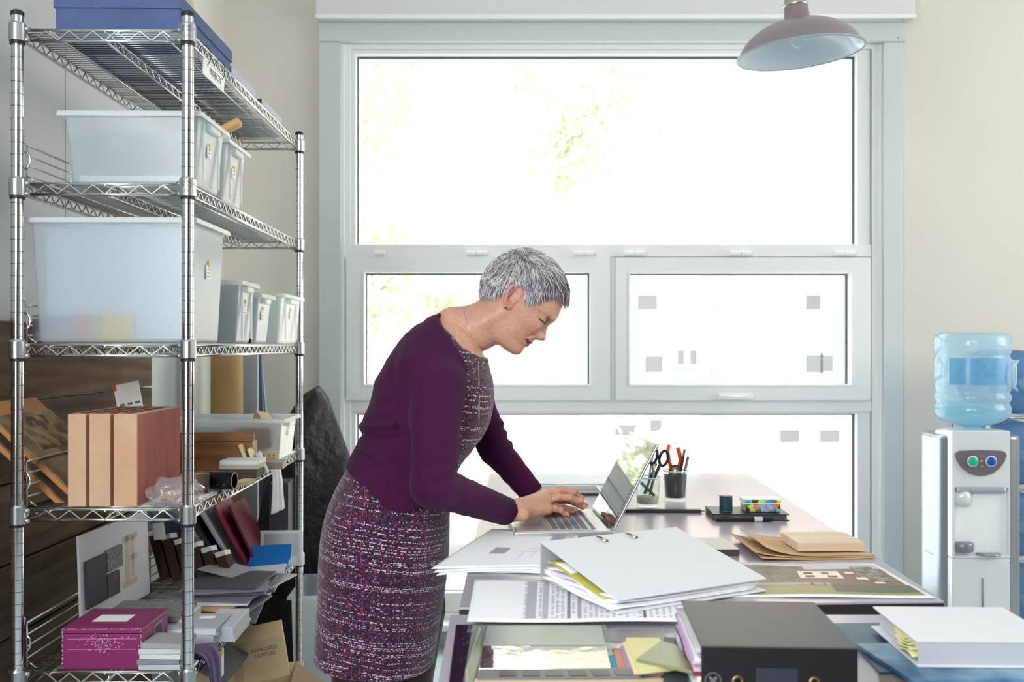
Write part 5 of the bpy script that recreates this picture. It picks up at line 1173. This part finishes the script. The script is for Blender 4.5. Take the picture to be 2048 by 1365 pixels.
# photo print
pp = TQ([(1440, 1128), (1748, 1130), (1872, 1199), (1400, 1196)], TZ)
PA, PB, PC, PD = [Vector((*q, 0)) for q in pp]; pc = (PA+PB+PC+PD)/4
def pq(u, v): return PA.lerp(PB, u).lerp(PD.lerp(PC, u), v)-pc
pw_ = lambda u, v: .0012*(math.sin(9*u)*math.cos(4*v)+1)
def patch(mb, u0, v0, u1, v1, lift, n=10):
    mb.grid(n, 6, lambda s, r: pq(u0+(u1-u0)*s, v0+(v1-v0)*r)+Vector((0, 0, pw_(u0+(u1-u0)*s, v0+(v1-v0)*r)+lift))); return mb
ph = patch(M(), 0, 0, 1, 1, 0, 30).build('photo_print', paper, None, smooth=True, solid=.0004); ph.location = (pc.x, pc.y, TZ+.0006); tag(ph, 'large colour print of a brown house lying under the right side of the open binder', 'photo')
for nm, r_, c, lf in (('printed_sky', (.02, .06, .98, .30), 'b9bdc8', .0004), ('printed_trees', (.06, .10, .52, .62), '6f6a58', .0006), ('printed_house', (.46, .20, .97, .70), '7a5e54', .0008), ('printed_lawn', (.06, .68, .98, .93), '8f8c4c', .0006), ('printed_hedge', (.60, .66, .98, .86), '565c4a', .0009),
                      ('printed_foliage', (.80, .14, .93, .56), '8e9078', .0012), ('printed_porch', (.47, .27, .70, .50), 'e4dcc4', .0012), ('printed_road', (.06, .62, .6, .69), 'a29a98', .0008)):
    patch(M(), *r_, lf).build(nm, mat(nm, c, .45, var=((70, '4c4a3c', .42, .62) if nm in ('printed_trees', 'printed_foliage') else (12, c, .4, .6))), ph, smooth=True)
for u0, v0, w_, h_ in ((.50, .31, .05, .06), (.50, .41, .05, .06), (.60, .31, .04, .06), (.62, .41, .05, .06), (.73, .30, .05, .06), (.76, .46, .06, .06), (.83, .58, .05, .05)):
    patch(M(), u0, v0, u0+w_, v0+h_, .0015, 3).build('printed_window', mat('print_win', '6c4a48' if v0 < .45 else 'd8d4cc', .5) if u0 < .7 else mat('print_win2', 'ded8cc', .5), ph)
# plans on the left, hanging over the edge
def plan_sheet(label, pts, z, dro, marks=False):
    q = [Vector((*w, 0)) for w in TQ(pts, TZ)]; cc_ = sum(q, Vector())/4
    def pos(u, v):
        p = q[0].lerp(q[1], u).lerp(q[3].lerp(q[2], u), v); x = p.x-(-.09); zz = -max(0, -x)**1.4*dro if x < 0 else 0; return p-cc_+Vector((0, 0, zz+.001*math.sin(6*u+4*v)+.001))
    o = M().grid(30, 16, pos).build('plan_sheet', paper, None, smooth=True, solid=.0004); o.location = (cc_.x, cc_.y, z); tag(o, label, 'paper', 'plan sheets under the laptop')
    if marks:
        g1 = mat('print_grey', '9a9ba4', .7); g2 = mat('print_light', 'c9c9d2', .7); tn_ = mat('print_tan', 'c8bca8', .7)
        for nm, (u0, v0, u1, v1), mm in (('printed_block', (.30, .50, .44, .66), g1), ('printed_image', (.74, .08, .88, .30), g1), ('printed_image', (.885, .08, .97, .30), tn_), ('printed_line', (.55, .60, .95, .612), g2), ('printed_line', (.60, .60, .606, .80), g2), ('printed_line', (.70, .60, .706, .80), g2), ('printed_line', (.80, .60, .806, .80), g2), ('printed_text', (.62, .52, .72, .53), g2)):
            M().grid(8, 4, lambda s, r: pos(u0+(u1-u0)*s, v0+(v1-v0)*r)+Vector((0, 0, .0006))).build(nm, mm, o)
    return o
plan_sheet('lowest plan sheet, showing below the others left of the open binder', [(1000, 1088), (1130, 1088), (1110, 1151), (956, 1146)], TZ+.0006, 0)
plan_sheet('middle plan sheet hanging over the table edge beside the skirt', [(992, 1066), (1150, 1075), (1110, 1147), (872, 1149)], TZ+.0022, .25)
plan_sheet('second plan sheet fanned at the table edge beside the skirt', [(988, 1065), (1150, 1074), (1110, 1144), (866, 1146)], TZ+.0034, .15)
plan_sheet('top plan sheet with printed drawings under the laptop corner', [(985, 1063), (1160, 1072), (1120, 1140), (862, 1143)], TZ+.0048, .02, True)
# spreadsheet
sp_ = TQ([(950, 1161), (1360, 1164), (1376, 1246), (934, 1247)], TZ); q_ = [Vector((*w, 0)) for w in sp_]; sc_ = sum(q_, Vector())/4
spos = lambda u, v: q_[0].lerp(q_[1], u).lerp(q_[3].lerp(q_[2], u), v)-sc_+Vector((0, 0, .0008*math.sin(8*u+2*v)+.0012))
o = M().grid(30, 14, spos).build('spreadsheet', paper, None, smooth=True, solid=.0004); o.location = (sc_.x, sc_.y, TZ+.0004); tag(o, 'printed spreadsheet lying across the gap between the two tables', 'paper')
mkp = lambda nm, u0, v0, u1, v1, c: M().grid(6, 5, lambda s, r: spos(u0+(u1-u0)*s, v0+(v1-v0)*r)+Vector((0, 0, .0005))).build(nm, mat('ss_'+c, c, .7), o)
for u0, u1, c in ((.262, .308, 'a9a9b2'), (.338, .364, 'b0b0b8'), (.452, .468, '84858f'), (.50, .518, 'a0a0aa'), (.80, .815, '6f7078')): mkp('shaded_column', u0, .07, u1, .93, c)
rows_ = M()
for k in range(26):
    for u0 in [.25, .32, .378, .40, .425, .475, .53, .555, .58, .605, .63, .66, .69, .72, .75, .78, .83, .86, .89, .92, .95]:
        if random.random() < .75: v0 = .08+k*.033; p0 = spos(u0, v0); p1 = spos(u0+.014, v0); p2 = spos(u0+.014, v0+.010); p3 = spos(u0, v0+.010); z = Vector((0, 0, .0006)); rows_.add([p0+z, p1+z, p2+z, p3+z], [(3, 2, 1, 0)])
rows_.build('printed_figures', mat('ss_text', '8f8f9a', .7), o)['kind'] = 'stuff'

# ---- open ring binder
B0 = T(1080, 1160, TZ); B1 = T(1235, 1234, TZ); B2 = T(1533, 1187, TZ); ey_ = Vector((B1.x-B0.x, B1.y-B0.y, 0)); ex_ = Vector((B2.x-B1.x, B2.y-B1.y, 0)); ex_ = ex_-ey_*(ex_.dot(ey_)/ey_.length_squared)*.0
rb = thing('ring_binder', 'open white lever binder with pages sagging out, in the middle of the table', 'binder', (B0.x, B0.y, TZ+.003)); wb = mat('white_binder_board', 'd3d6da', .6, bump=(60, .08, .001)); gb = mat('grey_binder_inside', 'b4b6ba', .6)
# u across from spine (0) to opening (1); v from the left end (0) towards the right end (1)
# the spine runs along ex_; the left edge runs along ey_
def bp3(s, t_, z): return ex_*s+ey_*t_+Vector((0, 0, z))
def slab(mb, f00, f10, f11, f01, th):
    n_ = (f10-f00).cross(f01-f00).normalized()*th; mb.add([f00, f10, f11, f01, f00+n_, f10+n_, f11+n_, f01+n_], [(3, 2, 1, 0), (4, 5, 6, 7), (0, 1, 5, 4), (1, 2, 6, 5), (2, 3, 7, 6), (3, 0, 4, 7)]); return mb
slab(M(), bp3(0, 0, 0), bp3(1, 0, 0), bp3(1, 1, 0), bp3(0, 1, 0), -.003).build('back_cover', wb, rb, bevel=.001)
slab(M(), bp3(0, 0, 0), bp3(1, 0, 0), bp3(1, 0, .066), bp3(0, 0, .066), .003).build('spine', gb, rb, bevel=.001)
slab(M(), bp3(0, 0, .066), bp3(1, 0, .066), bp3(1, 1.0, .021), bp3(0, 1.0, .021), -.003).build('front_cover', wb, rb, bevel=.001)
for s in (.385, .60):
    c = bp3(s, .085, .066-.045*.085+.0035); dr = ey_.normalized()
    M().tube([c-dr*.020, c-dr*.010+Vector((0, 0, .003)), c+dr*.005+Vector((0, 0, .003)), c+dr*.016+Vector((0, 0, -.001))], .0028, 8).build('ring_slot', chrome, rb, smooth=True)
    M().tube([c-dr*.022+ex_.normalized()*.005, c+dr*.018+ex_.normalized()*.005], .0016, 6).build('slot_rim', mat('slot_dark', '30282c', .4), rb, smooth=True)
pg = [('f2f2f4', 0), ('e6e6ec', 1), ('f4f4f6', 2), ('dcdce4', 3), ('f0eef4', 4), ('ececf2', 5)]
for k, (c, i) in enumerate(pg):
    zb_ = .0045+.0052*k
    def fn(u, v, zb_=zb_, k=k): s = -.035+.96*u+.008*k; t_ = .10+.87*v; return bp3(s, t_, zb_*(1-v*.62)+.003+.0014*k*math.sin(9*t_+k)*(1-u)+.0035*math.sin(5*t_+.8*k)**2*max(0, 1-u*4)+.001)
    M().grid(16, 20, fn).build('page', mat('page_'+c, c, .7), rb, smooth=True, solid=.0025)
M().grid(14, 16, lambda u, v: bp3(-.015+.9*u, .16+.70*v, .0385*(1-v*.63)+.003)).build('yellow_divider', mat('olive_yellow', 'b9b44c', .6), rb, smooth=True, solid=.001)

# ---- near table things
mirror = mat('mirror_tile', 'd8dcd4', .03, 1.0, bump=(14, .25, .004)); 
def gq(pts, z): return [(T(x, y, z).x, T(x, y, z).y) for x, y in pts]
def flat(name, label, cat, pts, z, th, m, group=None, bev=.0005):
    q = gq(pts, z+th); c = (sum(a[0] for a in q)/4, sum(a[1] for a in q)/4); o = M().prism([(a[0]-c[0], a[1]-c[1]) for a in q][::-1], 0, th).build(name, m, None, bevel=bev); o.location = (c[0], c[1], z); tag(o, label, cat, group); return o
flat('dark_sample_sheet', 'glossy black-purple sheet at the left edge of the nearer table', 'sheet', [(912, 1250), (990, 1250), (985, 1400), (893, 1400)], NZ, .003, mat('black_purple_gloss', '191022', .12, coat=.6))
flat('mirror_tile', 'large wavy mirror tile reflecting the window on the nearer table', 'mirror', [(972, 1252), (1202, 1252), (1222, 1338), (958, 1338)], NZ+.006, .004, mirror)
t = flat('grey_film_strip', 'grey film strip lying across the top of the large mirror tile', 'film', [(974, 1252), (1201, 1252), (1212, 1291), (966, 1291)], NZ+.0102, .0006, mat('grey_film', '8a9290', .25)); flat('grey_film_strip', 'dark film strip lying across the top of the small mirror tile', 'film', [(1205, 1260), (1324, 1260), (1338, 1284), (1209, 1284)], NZ+.0052, .0006, mat('dark_film', '4a5052', .2))
flat('acrylic_sheet', 'clear acrylic sheet under the large mirror tile', 'sheet', [(945, 1250), (1212, 1250), (1240, 1372), (925, 1372)], NZ+.0033, .0024, clear_mat('acrylic', 'f0f2ee', .05, .8, .3))
flat('mirror_tile', 'small mirror tile behind the fabric swatches', 'mirror', [(1204, 1260), (1325, 1260), (1346, 1298), (1212, 1298)], NZ, .005, mirror)
t = thing('acrylic_box_edge', 'clear upright acrylic strip standing along the left of the mirror tile', 'acrylic strip', (T(950, 1310, NZ).x, 1.46, NZ), R(-3)); M().box((0, 0, .013), (.003, .20, .026)).build('strip', clear_mat('acrylic_edge', 'e8ecdc', .05, .6, .5), t, bevel=.0008)
cs_m = mat('colour_strip', '6a6870', .4); t = flat('film_strip', 'grey strip of dark colour chips before the mirror tile', 'sample strip', [(960, 1340), (1268, 1336), (1285, 1356), (955, 1358)], NZ+.012, .002, cs_m)
qq = gq([(960, 1340), (1268, 1336), (1285, 1356), (955, 1358)], NZ+.014); A_, B_, C_, D_ = [Vector((*w, 0)) for w in qq]; cen = sum((A_, B_, C_, D_), Vector())/4
for k in range(6):
    u0 = .13+.145*k; f4 = [A_.lerp(B_, u).lerp(D_.lerp(C_, u), v)-cen+Vector((0, 0, .002)) for u, v in ((u0, .2), (u0+.105, .2), (u0+.105, .8), (u0, .8))]
    M().add(f4+[p+Vector((0, 0, .0008)) for p in f4], [(0, 1, 2, 3), (7, 6, 5, 4), (0, 4, 5, 1), (1, 5, 6, 2), (2, 6, 7, 3), (3, 7, 4, 0)]).build('chip', mat('chip_dark%d' % (k % 3), ('262630', '33323c', '3e3c48')[k % 3], .3), t)
flat('tan_board', 'tan board at the very bottom edge of the picture under the chip strip', 'board', [(950, 1358), (1345, 1357), (1362, 1420), (935, 1420)], NZ+.0062, .0055, mat('tan_board', 'cdb898', .6))
# swatches
for i, (pts, c, g_, z, th) in enumerate((([(1228, 1300), (1300, 1296), (1322, 1352), (1240, 1352)], 'c7886a', 'salmon', .0, .004), ([(1240, 1292), (1300, 1288), (1330, 1346), (1258, 1350)], '9c8cb0', 'lilac', .004, .004), ([(1246, 1284), (1310, 1282), (1340, 1338), (1268, 1344)], 'dcd2a8', 'cream', .008, .005), ([(1252, 1276), (1318, 1276), (1352, 1330), (1280, 1338)], 'd9d39a', 'pale yellow', .013, .008))):
    flat('fabric_swatch', g_+' folded swatch in the small pile before the black binder', 'fabric swatch', pts, NZ+.0052+z, th, mat('sw_'+c, c, .8), 'folded swatches')
flat('teal_swatch', 'small teal and blue swatch peeping out left of the folded pile', 'fabric swatch', [(1212, 1312), (1236, 1308), (1250, 1340), (1222, 1345)], NZ+.0005, .006, mat('sw_teal', '2a8aa4', .6))
flat('green_swatch', 'grey-green glossy swatch lying over the folded pile', 'fabric swatch', [(1322, 1282), (1352, 1290), (1392, 1345), (1272, 1318)], NZ+.0265, .004, mat('sw_green', '75805e', .3))
o = crumple('black_pouch', 'black glossy pouch under the grey-green swatch at the bottom edge', 'pouch', (T(1350, 1345, NZ).x, T(1350, 1345, NZ).y, NZ), .045, mat('gloss_black', '0c0c0e', .2), 31, 1.1, .7, .24, amp=.2)
# ---- black binder
bk = mat('black_binder_board', '0d0d11', .5, bump=(200, .15, .0006)); bt = mat('lit_binder_top', '4c5153', .55)
bb_ = thing('ring_binder', 'black lever-arch binder full of coloured pages in the foreground', 'binder', (.340, 1.425, NZ), R(-3.0))
w, d, h_ = .196, .236, .070
M().box((0, 0, h_-.0015), (w, d, .003)).build('front_cover', mat('lit_binder_cover', '363d40', .45, bump=(200, .1, .0006)), bb_, bevel=.0012); M().box((0, 0, .0015), (w, d, .003)).build('back_cover', bk, bb_, bevel=.0012)  # black board lightened on top, as lit, against the near-black spine
M().box((0, -d/2+.0015, h_/2), (w, .003, h_-.001)).build('spine', bk, bb_, bevel=.0012)
cols = ['c9c9c2', '5f7f8a', 'd8cfa4', 'b8c4d0', 'd9c58e', 'ececec', '7a1f32', 'c2a0b0', '8fa0b8', '6a7690', 'b6a0c4', 'd4d6da', '8a94a4', 'b4b2b0']
for k, c in enumerate(cols):
    z = .005+k*.0043
    def fn(u, v, z=z, k=k): return Vector((-w/2-.006+.004*math.sin(k*1.7)+(w-.012)*u, -d/2+.006+(d-.012)*v, z+.0012*math.sin(6*v+k*.4)+(.002*math.sin(11*v+k)*(1-u)**3)))
    M().grid(6, 20, fn).build('page', mat('pg_'+c, c, .7), bb_, smooth=True, solid=.0035)
for x in (-.052, .044): M().lathe([(.0042, -.001), (.0072, -.0015), (.0072, .001), (.0042, .001), (.0042, -.001)], 20, (x, -d/2-.0005, .026), (R(90), 0, 0), caps=False).build('rivet', mat('brass_rivet', '9c8a5c', .3, 1.0), bb_, smooth=True); M().lathe([(.0001, 0), (.0042, 0), (.0042, .0004), (.0001, .0004)], 16, (x, -d/2-.0003, .026), (R(90), 0, 0), caps=False).build('hole', mat('hole_black', '000000'), bb_)
M().box((-.003, -d/2-.0008, .018), (.052, .0016, .050)).build('label_pocket', mat('grey_pocket', '2c323c', .3), bb_, bevel=.0005)
g = M(); M().lathe([(.0095, 0), (.0105, 0), (.0105, .0006), (.0095, .0006), (.0095, 0)], 24, (-.083, -d/2-.0002, .026), (R(90), 0, 0), caps=False).build('emblem_ring', mat('emblem_grey', '6f7074', .5), bb_)
for a_d in (45, -45): M().box((-.083, -d/2-.0004, .026), (.013, .0008, .003), (0, R(a_d), 0)).build('emblem_stroke', mat('emblem_grey', '6f7074'), bb_)
# stacked colour sheets under the binder's left side
for k, c in enumerate(('4a6a74', '7d9aa0', 'c9c4a8', '3c4448')):
    place('colour_sheet', ('lowest', 'second', 'third', 'top')[k]+' of the thin sample sheets left of the black binder', 'sheet', (.232-.003*k, 1.43+.004*k, NZ+.0035*k), (.032, .22, .0032), mat('cs_'+c, c, .5), R(-4-1.5*k), group='thin sheets left of the black binder')
# ---- white binder on blue brochures
wb2 = mat('white_gloss_board', 'dfe0e4', .4); wn = thing('ring_binder', 'closed white binder with yellow notes lying at the right edge of the picture', 'binder', (.655, 1.513, NZ+.0105), R(-1.5))
w, d, h_ = .20, .196, .034
M().box((0, 0, h_-.0015), (w, d, .003)).build('front_cover', wb2, wn, bevel=.0012); M().box((0, 0, .0015), (w+.004, d+.006, .003)).build('back_cover', wb2, wn, bevel=.0012); M().box((0, -d/2+.0015, h_/2), (w, .003, h_)).build('spine', mat('grey_white_spine', 'b9bdc2', .5), wn, bevel=.001)
M().box((.004, .002, h_/2), (w-.012, d-.010, h_-.008)).build('pages', mat('page_block', 'd6d8dc', .7, bump=(300, .5, .001), stretch=(.05, .05, 1)), wn)
for k in range(5): M().grid(4, 10, lambda u, v, k=k: Vector((-w/2-.004+.02*u+.002*k, -.085+.022*k*.6+.06*v, .010+.0035*k+.003*math.sin(5*v+k)))).build('yellow_note', mat('pale_yellow_note', 'e2dfa0', .7), wn, smooth=True, solid=.0012)
blu = mat('blue_brochure', '2c5d84', .35, var=(9, '7fa6bc', .4, .62), bump=(30, .05, .001)); blu2 = mat('deep_blue_brochure', '1c3c54', .4, var=(7, '33566c', .35, .6)); blu3 = mat('bright_blue_brochure', '3f8ec4', .3, var=(10, '123a5c', .45, .6))
flat('brochure', 'dark blue brochure under the white binder', 'brochure', [(1668, 1247), (2120, 1244), (2300, 1330), (1760, 1345)], NZ, .004, blu2, 'blue brochures'); flat('brochure', 'mottled blue brochure in front of the white binder', 'brochure', [(1712, 1288), (2090, 1282), (2300, 1352), (1826, 1362)], NZ+.0042, .006, blu, 'blue brochures')
flat('brochure', 'bright blue brochure at the bottom right corner of the picture', 'brochure', [(1850, 1340), (2150, 1334), (2260, 1440), (1840, 1440)], NZ+.0005, .0035, blu3, 'blue brochures')
flat('grey_sample_board', 'grey-brown board beside the black binder at the bottom edge', 'board', [(1748, 1318), (1776, 1312), (1846, 1420), (1772, 1420)], NZ+.0001, .0004, mat('grey_brown_board', '6c665f', .6))
# ---------------------------------------------------------------- pendant lamp
pl_ = thing('pendant_lamp', 'mauve enamel dome pendant lamp with a pale inside, hanging before the window', 'lamp', P(1600, 108, 3.27)); pl_.rotation_euler = (0, R(-5.0), 0)
pr = [(.197, 0), (.1985, .004), (.190, .010), (.187, .016), (.172, .040), (.150, .062), (.122, .080), (.094, .092), (.060, .101), (.042, .106), (.040, .112), (.037, .150)]
M().lathe(pr, 56, caps=False).build('shade', mat('mauve_enamel', '84787b', .35, coat=.3), pl_, smooth=True)
M().lathe([(.195, .0005)]+[(r-.0025, z-.001) for r, z in pr[2:]], 56, caps=False).build('inner_shade', mat('pale_blue_enamel', 'd3dfe6', .25, coat=.4), pl_, smooth=True)
M().lathe([(.1935, -.0015), (.1985, -.001), (.2005, .002), (.1985, .005), (.1945, .002), (.1935, -.0015)], 56, caps=False).build('rolled_rim', mat('rim_enamel', '9aa6aa', .25), pl_, smooth=True)
M().lathe([(.037, .150), (.0385, .152), (.0385, .158), (.034, .160), (.034, .20), (.03, .21), (.008, .22), (.008, .25)], 32).build('holder', mat('brushed_silver', 'c4c2bc', .3, 1.0), pl_, smooth=True)
M().tube([(0, 0, .24), (-.05, 0, .82)], .0035, 8).build('cord', mat('grey_cord', '6a6668', .6), pl_, smooth=True)
M().lathe([(.0001, .018), (.012, .020), (.026, .032), (.031, .048), (.027, .064), (.016, .082), (.013, .10)], 32, caps=False).build('bulb', clear_mat('bulb_glass', 'f4fafa', .02, .88, .5), pl_, smooth=True)
M().lathe([(.013, .098), (.0135, .10), (.0135, .125)], 20).build('bulb_cap', steel, pl_, smooth=True)
fi = M().tube([(-.004, 0, .10), (-.006, 0, .062), (-.003, 0, .052), (0, 0, .060), (.003, 0, .052), (.006, 0, .062), (.004, 0, .10)], .0008, 5).build('filament', mat('filament', '4a4440', .5, .5), pl_)
# ---------------------------------------------------------------- water cooler
wc = thing('water_cooler', 'silver floor-standing water cooler right of the window', 'water cooler', (1.665, 3.82, 0), R(0)); sv = mat('silver_plastic', 'e4e6e8', .3, .2); sv2 = mat('silver_side', '9ca1a8', .28, .6); dg = mat('dark_grey_panel', '6c666c', .35)
HT = 1.01
def rbox(x0, x1, y0, y1, z0, z1, r=.03, n=6, top_r=0):
    pts = []
    for cx, cy, a0 in ((x1-r, y1-r, 0), (x0+r, y1-r, 90), (x0+r, y0+r, 180), (x1-r, y0+r, 270)):
        for i in range(n+1): a = R(a0+90*i/n); pts.append((cx+r*math.cos(a), cy+r*math.sin(a)))
    return M().prism(pts, z0, z1)
o = rbox(-.163, .127, -.19, .05, .02, .985, .06, 10).build('cabinet', sv2, wc, bevel=.012, seg=3); auto_smooth(o, 50)
for z in (.55,): M().b2((-.1640, -.10, z), (.1280, -.02, z+.002)).build('panel_joint', dg, wc)
# front column with the dispensing recess (ring-shaped around it)
zc0, zc1 = P(0, 1105, 3.66).z, P(0, 972, 3.66).z; zt_ = P(0, 860, 3.66).z; cx0, cx1 = -.142, .060
M().ring((cx0, zc0-.012, cx1, zt_), (cx0+.012, zc0, cx1-.006, zc1), -.215, -.13).build('front_column', sv, wc, bevel=.006, seg=3)
M().b2((cx0, -.215, .03), (cx1, -.13, zc0-.0125)).build('lower_door', sv, wc, bevel=.006, seg=3)
M().b2((cx0+.01, -.2, zc0), (cx1-.004, -.189, zc1)).build('recess_back', mat('recess_silver', 'eef0f1', .4, 0), wc)
M().lathe([(.004, 0), (.004, .11)], 10, (-.036, -.2165, P(0, 1175, 3.6).z-.08)).build('door_groove', mat('groove_grey', '9a9ea4', .4), wc, smooth=True)
o = M().lathe([(.118, 0), (.124, .012), (.126, .05), (.119, .068), (.105, .074)], 40, (-.019, -.085, HT-.085)).build('top_collar', sv, wc, smooth=True)
# control panel
def shield(w, h):
    return [(w*.5*c_, h*s_) for c_, s_ in ((-1, .30), (-.93, .42), (-.80, .46), (-.4, .48), (0, .49), (.4, .48), (.80, .46), (.93, .42), (1, .30), (.92, .05), (.72, -.22), (.45, -.42), (.15, -.50), (-.15, -.50), (-.45, -.42), (-.72, -.22), (-.92, .05))]
mx_ = Matrix.Translation((-.045, -.2165, P(0, 926, 3.6).z)) @ Matrix.Rotation(R(90), 4, 'X')
M().prism(shield(.178, .090), -.002, .008, mx_).build('control_panel', dg, wc, bevel=.002)
zb_ = P(0, 923, 3.6).z
for nm, x, c in (('green_button', -.076, '12b08c'), ('blue_button', -.012, '1450b4')):
    M().lathe([(.019, 0), (.019, .003), (.0165, .005)], 28, (x, -.2255, zb_), (R(90), 0, 0)).build('button_bezel', sv, wc, smooth=False)
    M().lathe([(.0165, 0), (.0150, .005), (.010, .008), (.0001, .009)], 28, (x, -.2285, zb_), (R(90), 0, 0)).build(nm, mat(nm, c, .2), wc, smooth=True)
for k, c in enumerate(('e05050', 'd8c040', 'e08040')): M().lathe([(.0028, 0), (.0015, .002)], 10, (-.044, -.226, zb_+.018-.017*k), (R(90), 0, 0)).build('indicator', mat('led_'+c, c, .3, emit=.6), wc)
M().box((-.044, -.205, zc1-.012), (.17, .05, .02), (R(-20), 0, 0)).build('tap_hood', mat('hood_grey', 'a5abb2', .3, .3), wc, bevel=.006)
M().lathe([(.028, 0), (.032, .03), (.030, .05)], 24, (-.102, -.200, zc1-.062)).build('tap', sv, wc, smooth=True)
M().lathe([(.034, 0), (.037, .006), (.037, .028), (.034, .032), (.02, .034)], 28, (-.100, -.20, zc0+.012)).build('drip_cup', mat('cup_grey', '84868c', .3, .3), wc, smooth=True)
M().lathe([(.042, 0), (.044, .004), (.038, .007)], 28, (-.012, -.20, zc0)).build('drip_tray', sv2, wc, smooth=True)
# bottle
wat = clear_mat('blue_bottle_plastic', 'dcf1fb', .06, .66, .5); wat2 = clear_mat('bottle_water', 'd6eff6', .03, .6, .6)
def bottle(name, label, loc, rot, r=.128, h=.36, group=None, handle=True, m=None):
    t = thing(name, label, 'water bottle', loc, 0, group); t.rotation_euler = rot
    pr = [(.028, 0), (.030, .012), (.060, .022), (.105, .036), (.124, .056), (.128, .075), (.128, .090), (.122, .097), (.122, .106), (.128, .112), (.129, .130), (.123, .136), (.123, .144), (.129, .150), (.129, .262), (.123, .268), (.123, .277), (.129, .284), (.129, .335), (.122, .350), (.105, .356), (.0001, .352)]
    s = r/.129; zs_ = h/.356
    M().lathe([(a*s, b*zs_) for a, b in pr], 56, caps=False).build('bottle', m or wat, t, smooth=True)
    if handle:
        hd_ = [(.120*s, -.03, .150*zs_), (.098*s, -.05, .165*zs_), (.086*s, -.068, .20*zs_), (.092*s, -.060, .235*zs_), (.118*s, -.04, .255*zs_)]
        M().tube([(.112*s, -.06, .255*zs_), (.120*s, -.06, .235*zs_), (.120*s, -.06, .175*zs_), (.112*s, -.06, .155*zs_)], .011, 10).build('handle', mat('bottle_handle', 'a8cce4', .2), t, smooth=True)
        M().tube([(x, y-.052, z) for x, y, z in hd_], .006, 8).build('handle_recess', mat('bottle_handle', 'a8cce4'), t, smooth=True)
    return t
bt_ = bottle('water_bottle', 'upturned blue water bottle on top of the silver cooler', (1.650, 3.735, HT-.014), (0, 0, R(0)), .130, .352)
M().lathe([(.03, .014), (.100, .038), (.119, .058), (.123, .075), (.123, .09), (.117, .098), (.0001, .098)], 40, caps=False).build('water', wat2, bt_, smooth=True)
def lab(u, v): a = R(-148+92*u); return Vector((.1325*math.cos(a), .1325*math.sin(a), .168+.095*v))
M().grid(20, 6, lab).build('label', clear_mat('bottle_label', 'a4d2ec', .2, .6, .5), bt_, smooth=True)
lbp = M(); rl = random.Random(8)
for _ in range(16):
    u, v = rl.uniform(.35, .7), rl.uniform(.25, .85); a, b = lab(u, v), lab(u+rl.uniform(.02, .06), v+.05); lbp.add([a*1.002, Vector((b.x, b.y, a.z))*1.002, b*1.002, Vector((a.x, a.y, b.z))*1.002], [(0, 1, 2, 3)])
lbp.build('label_print', mat('label_blue', '5f94c0', .5), bt_)['kind'] = 'stuff'
# rack with stored bottles
rk = thing('bottle_rack', 'chrome wire rack of stored water bottles at the right edge', 'rack', (1.97, 4.15, 0))
for sx in (-.15, .19):
    for sy in (-.17, .17): M().tube([(sx, sy, 0), (sx, sy, 1.04)], .009, 10).build('post', chrome, rk, smooth=True)
for k in range(4):
    z = .33+.277*k-.136
    M().tube([(-.15, -.17, z), (.19, -.17, z+.0), (.19, .17, z), (-.15, .17, z)], .0055, 8, closed=True).build('tier', chrome, rk, smooth=True)
    for x in (-.08, .09):
        M().tube([(x, -.185, z+.035), (x, -.17, z), (x, .17, z)], .005, 8).build('cradle_wire', chrome, rk, smooth=True)
for k in range(4):
    z = .33+.277*k
    bottle('water_bottle', ('lowest', 'second lowest', 'second highest', 'topmost')[k]+' spare water bottle lying in the chrome rack', (1.955, 3.955, z), (R(-90), 0, 0), .126, .36, 'spare bottles in the chrome rack', False, clear_mat('deep_blue_bottle', '8fb6dc', .06, .5, .5))
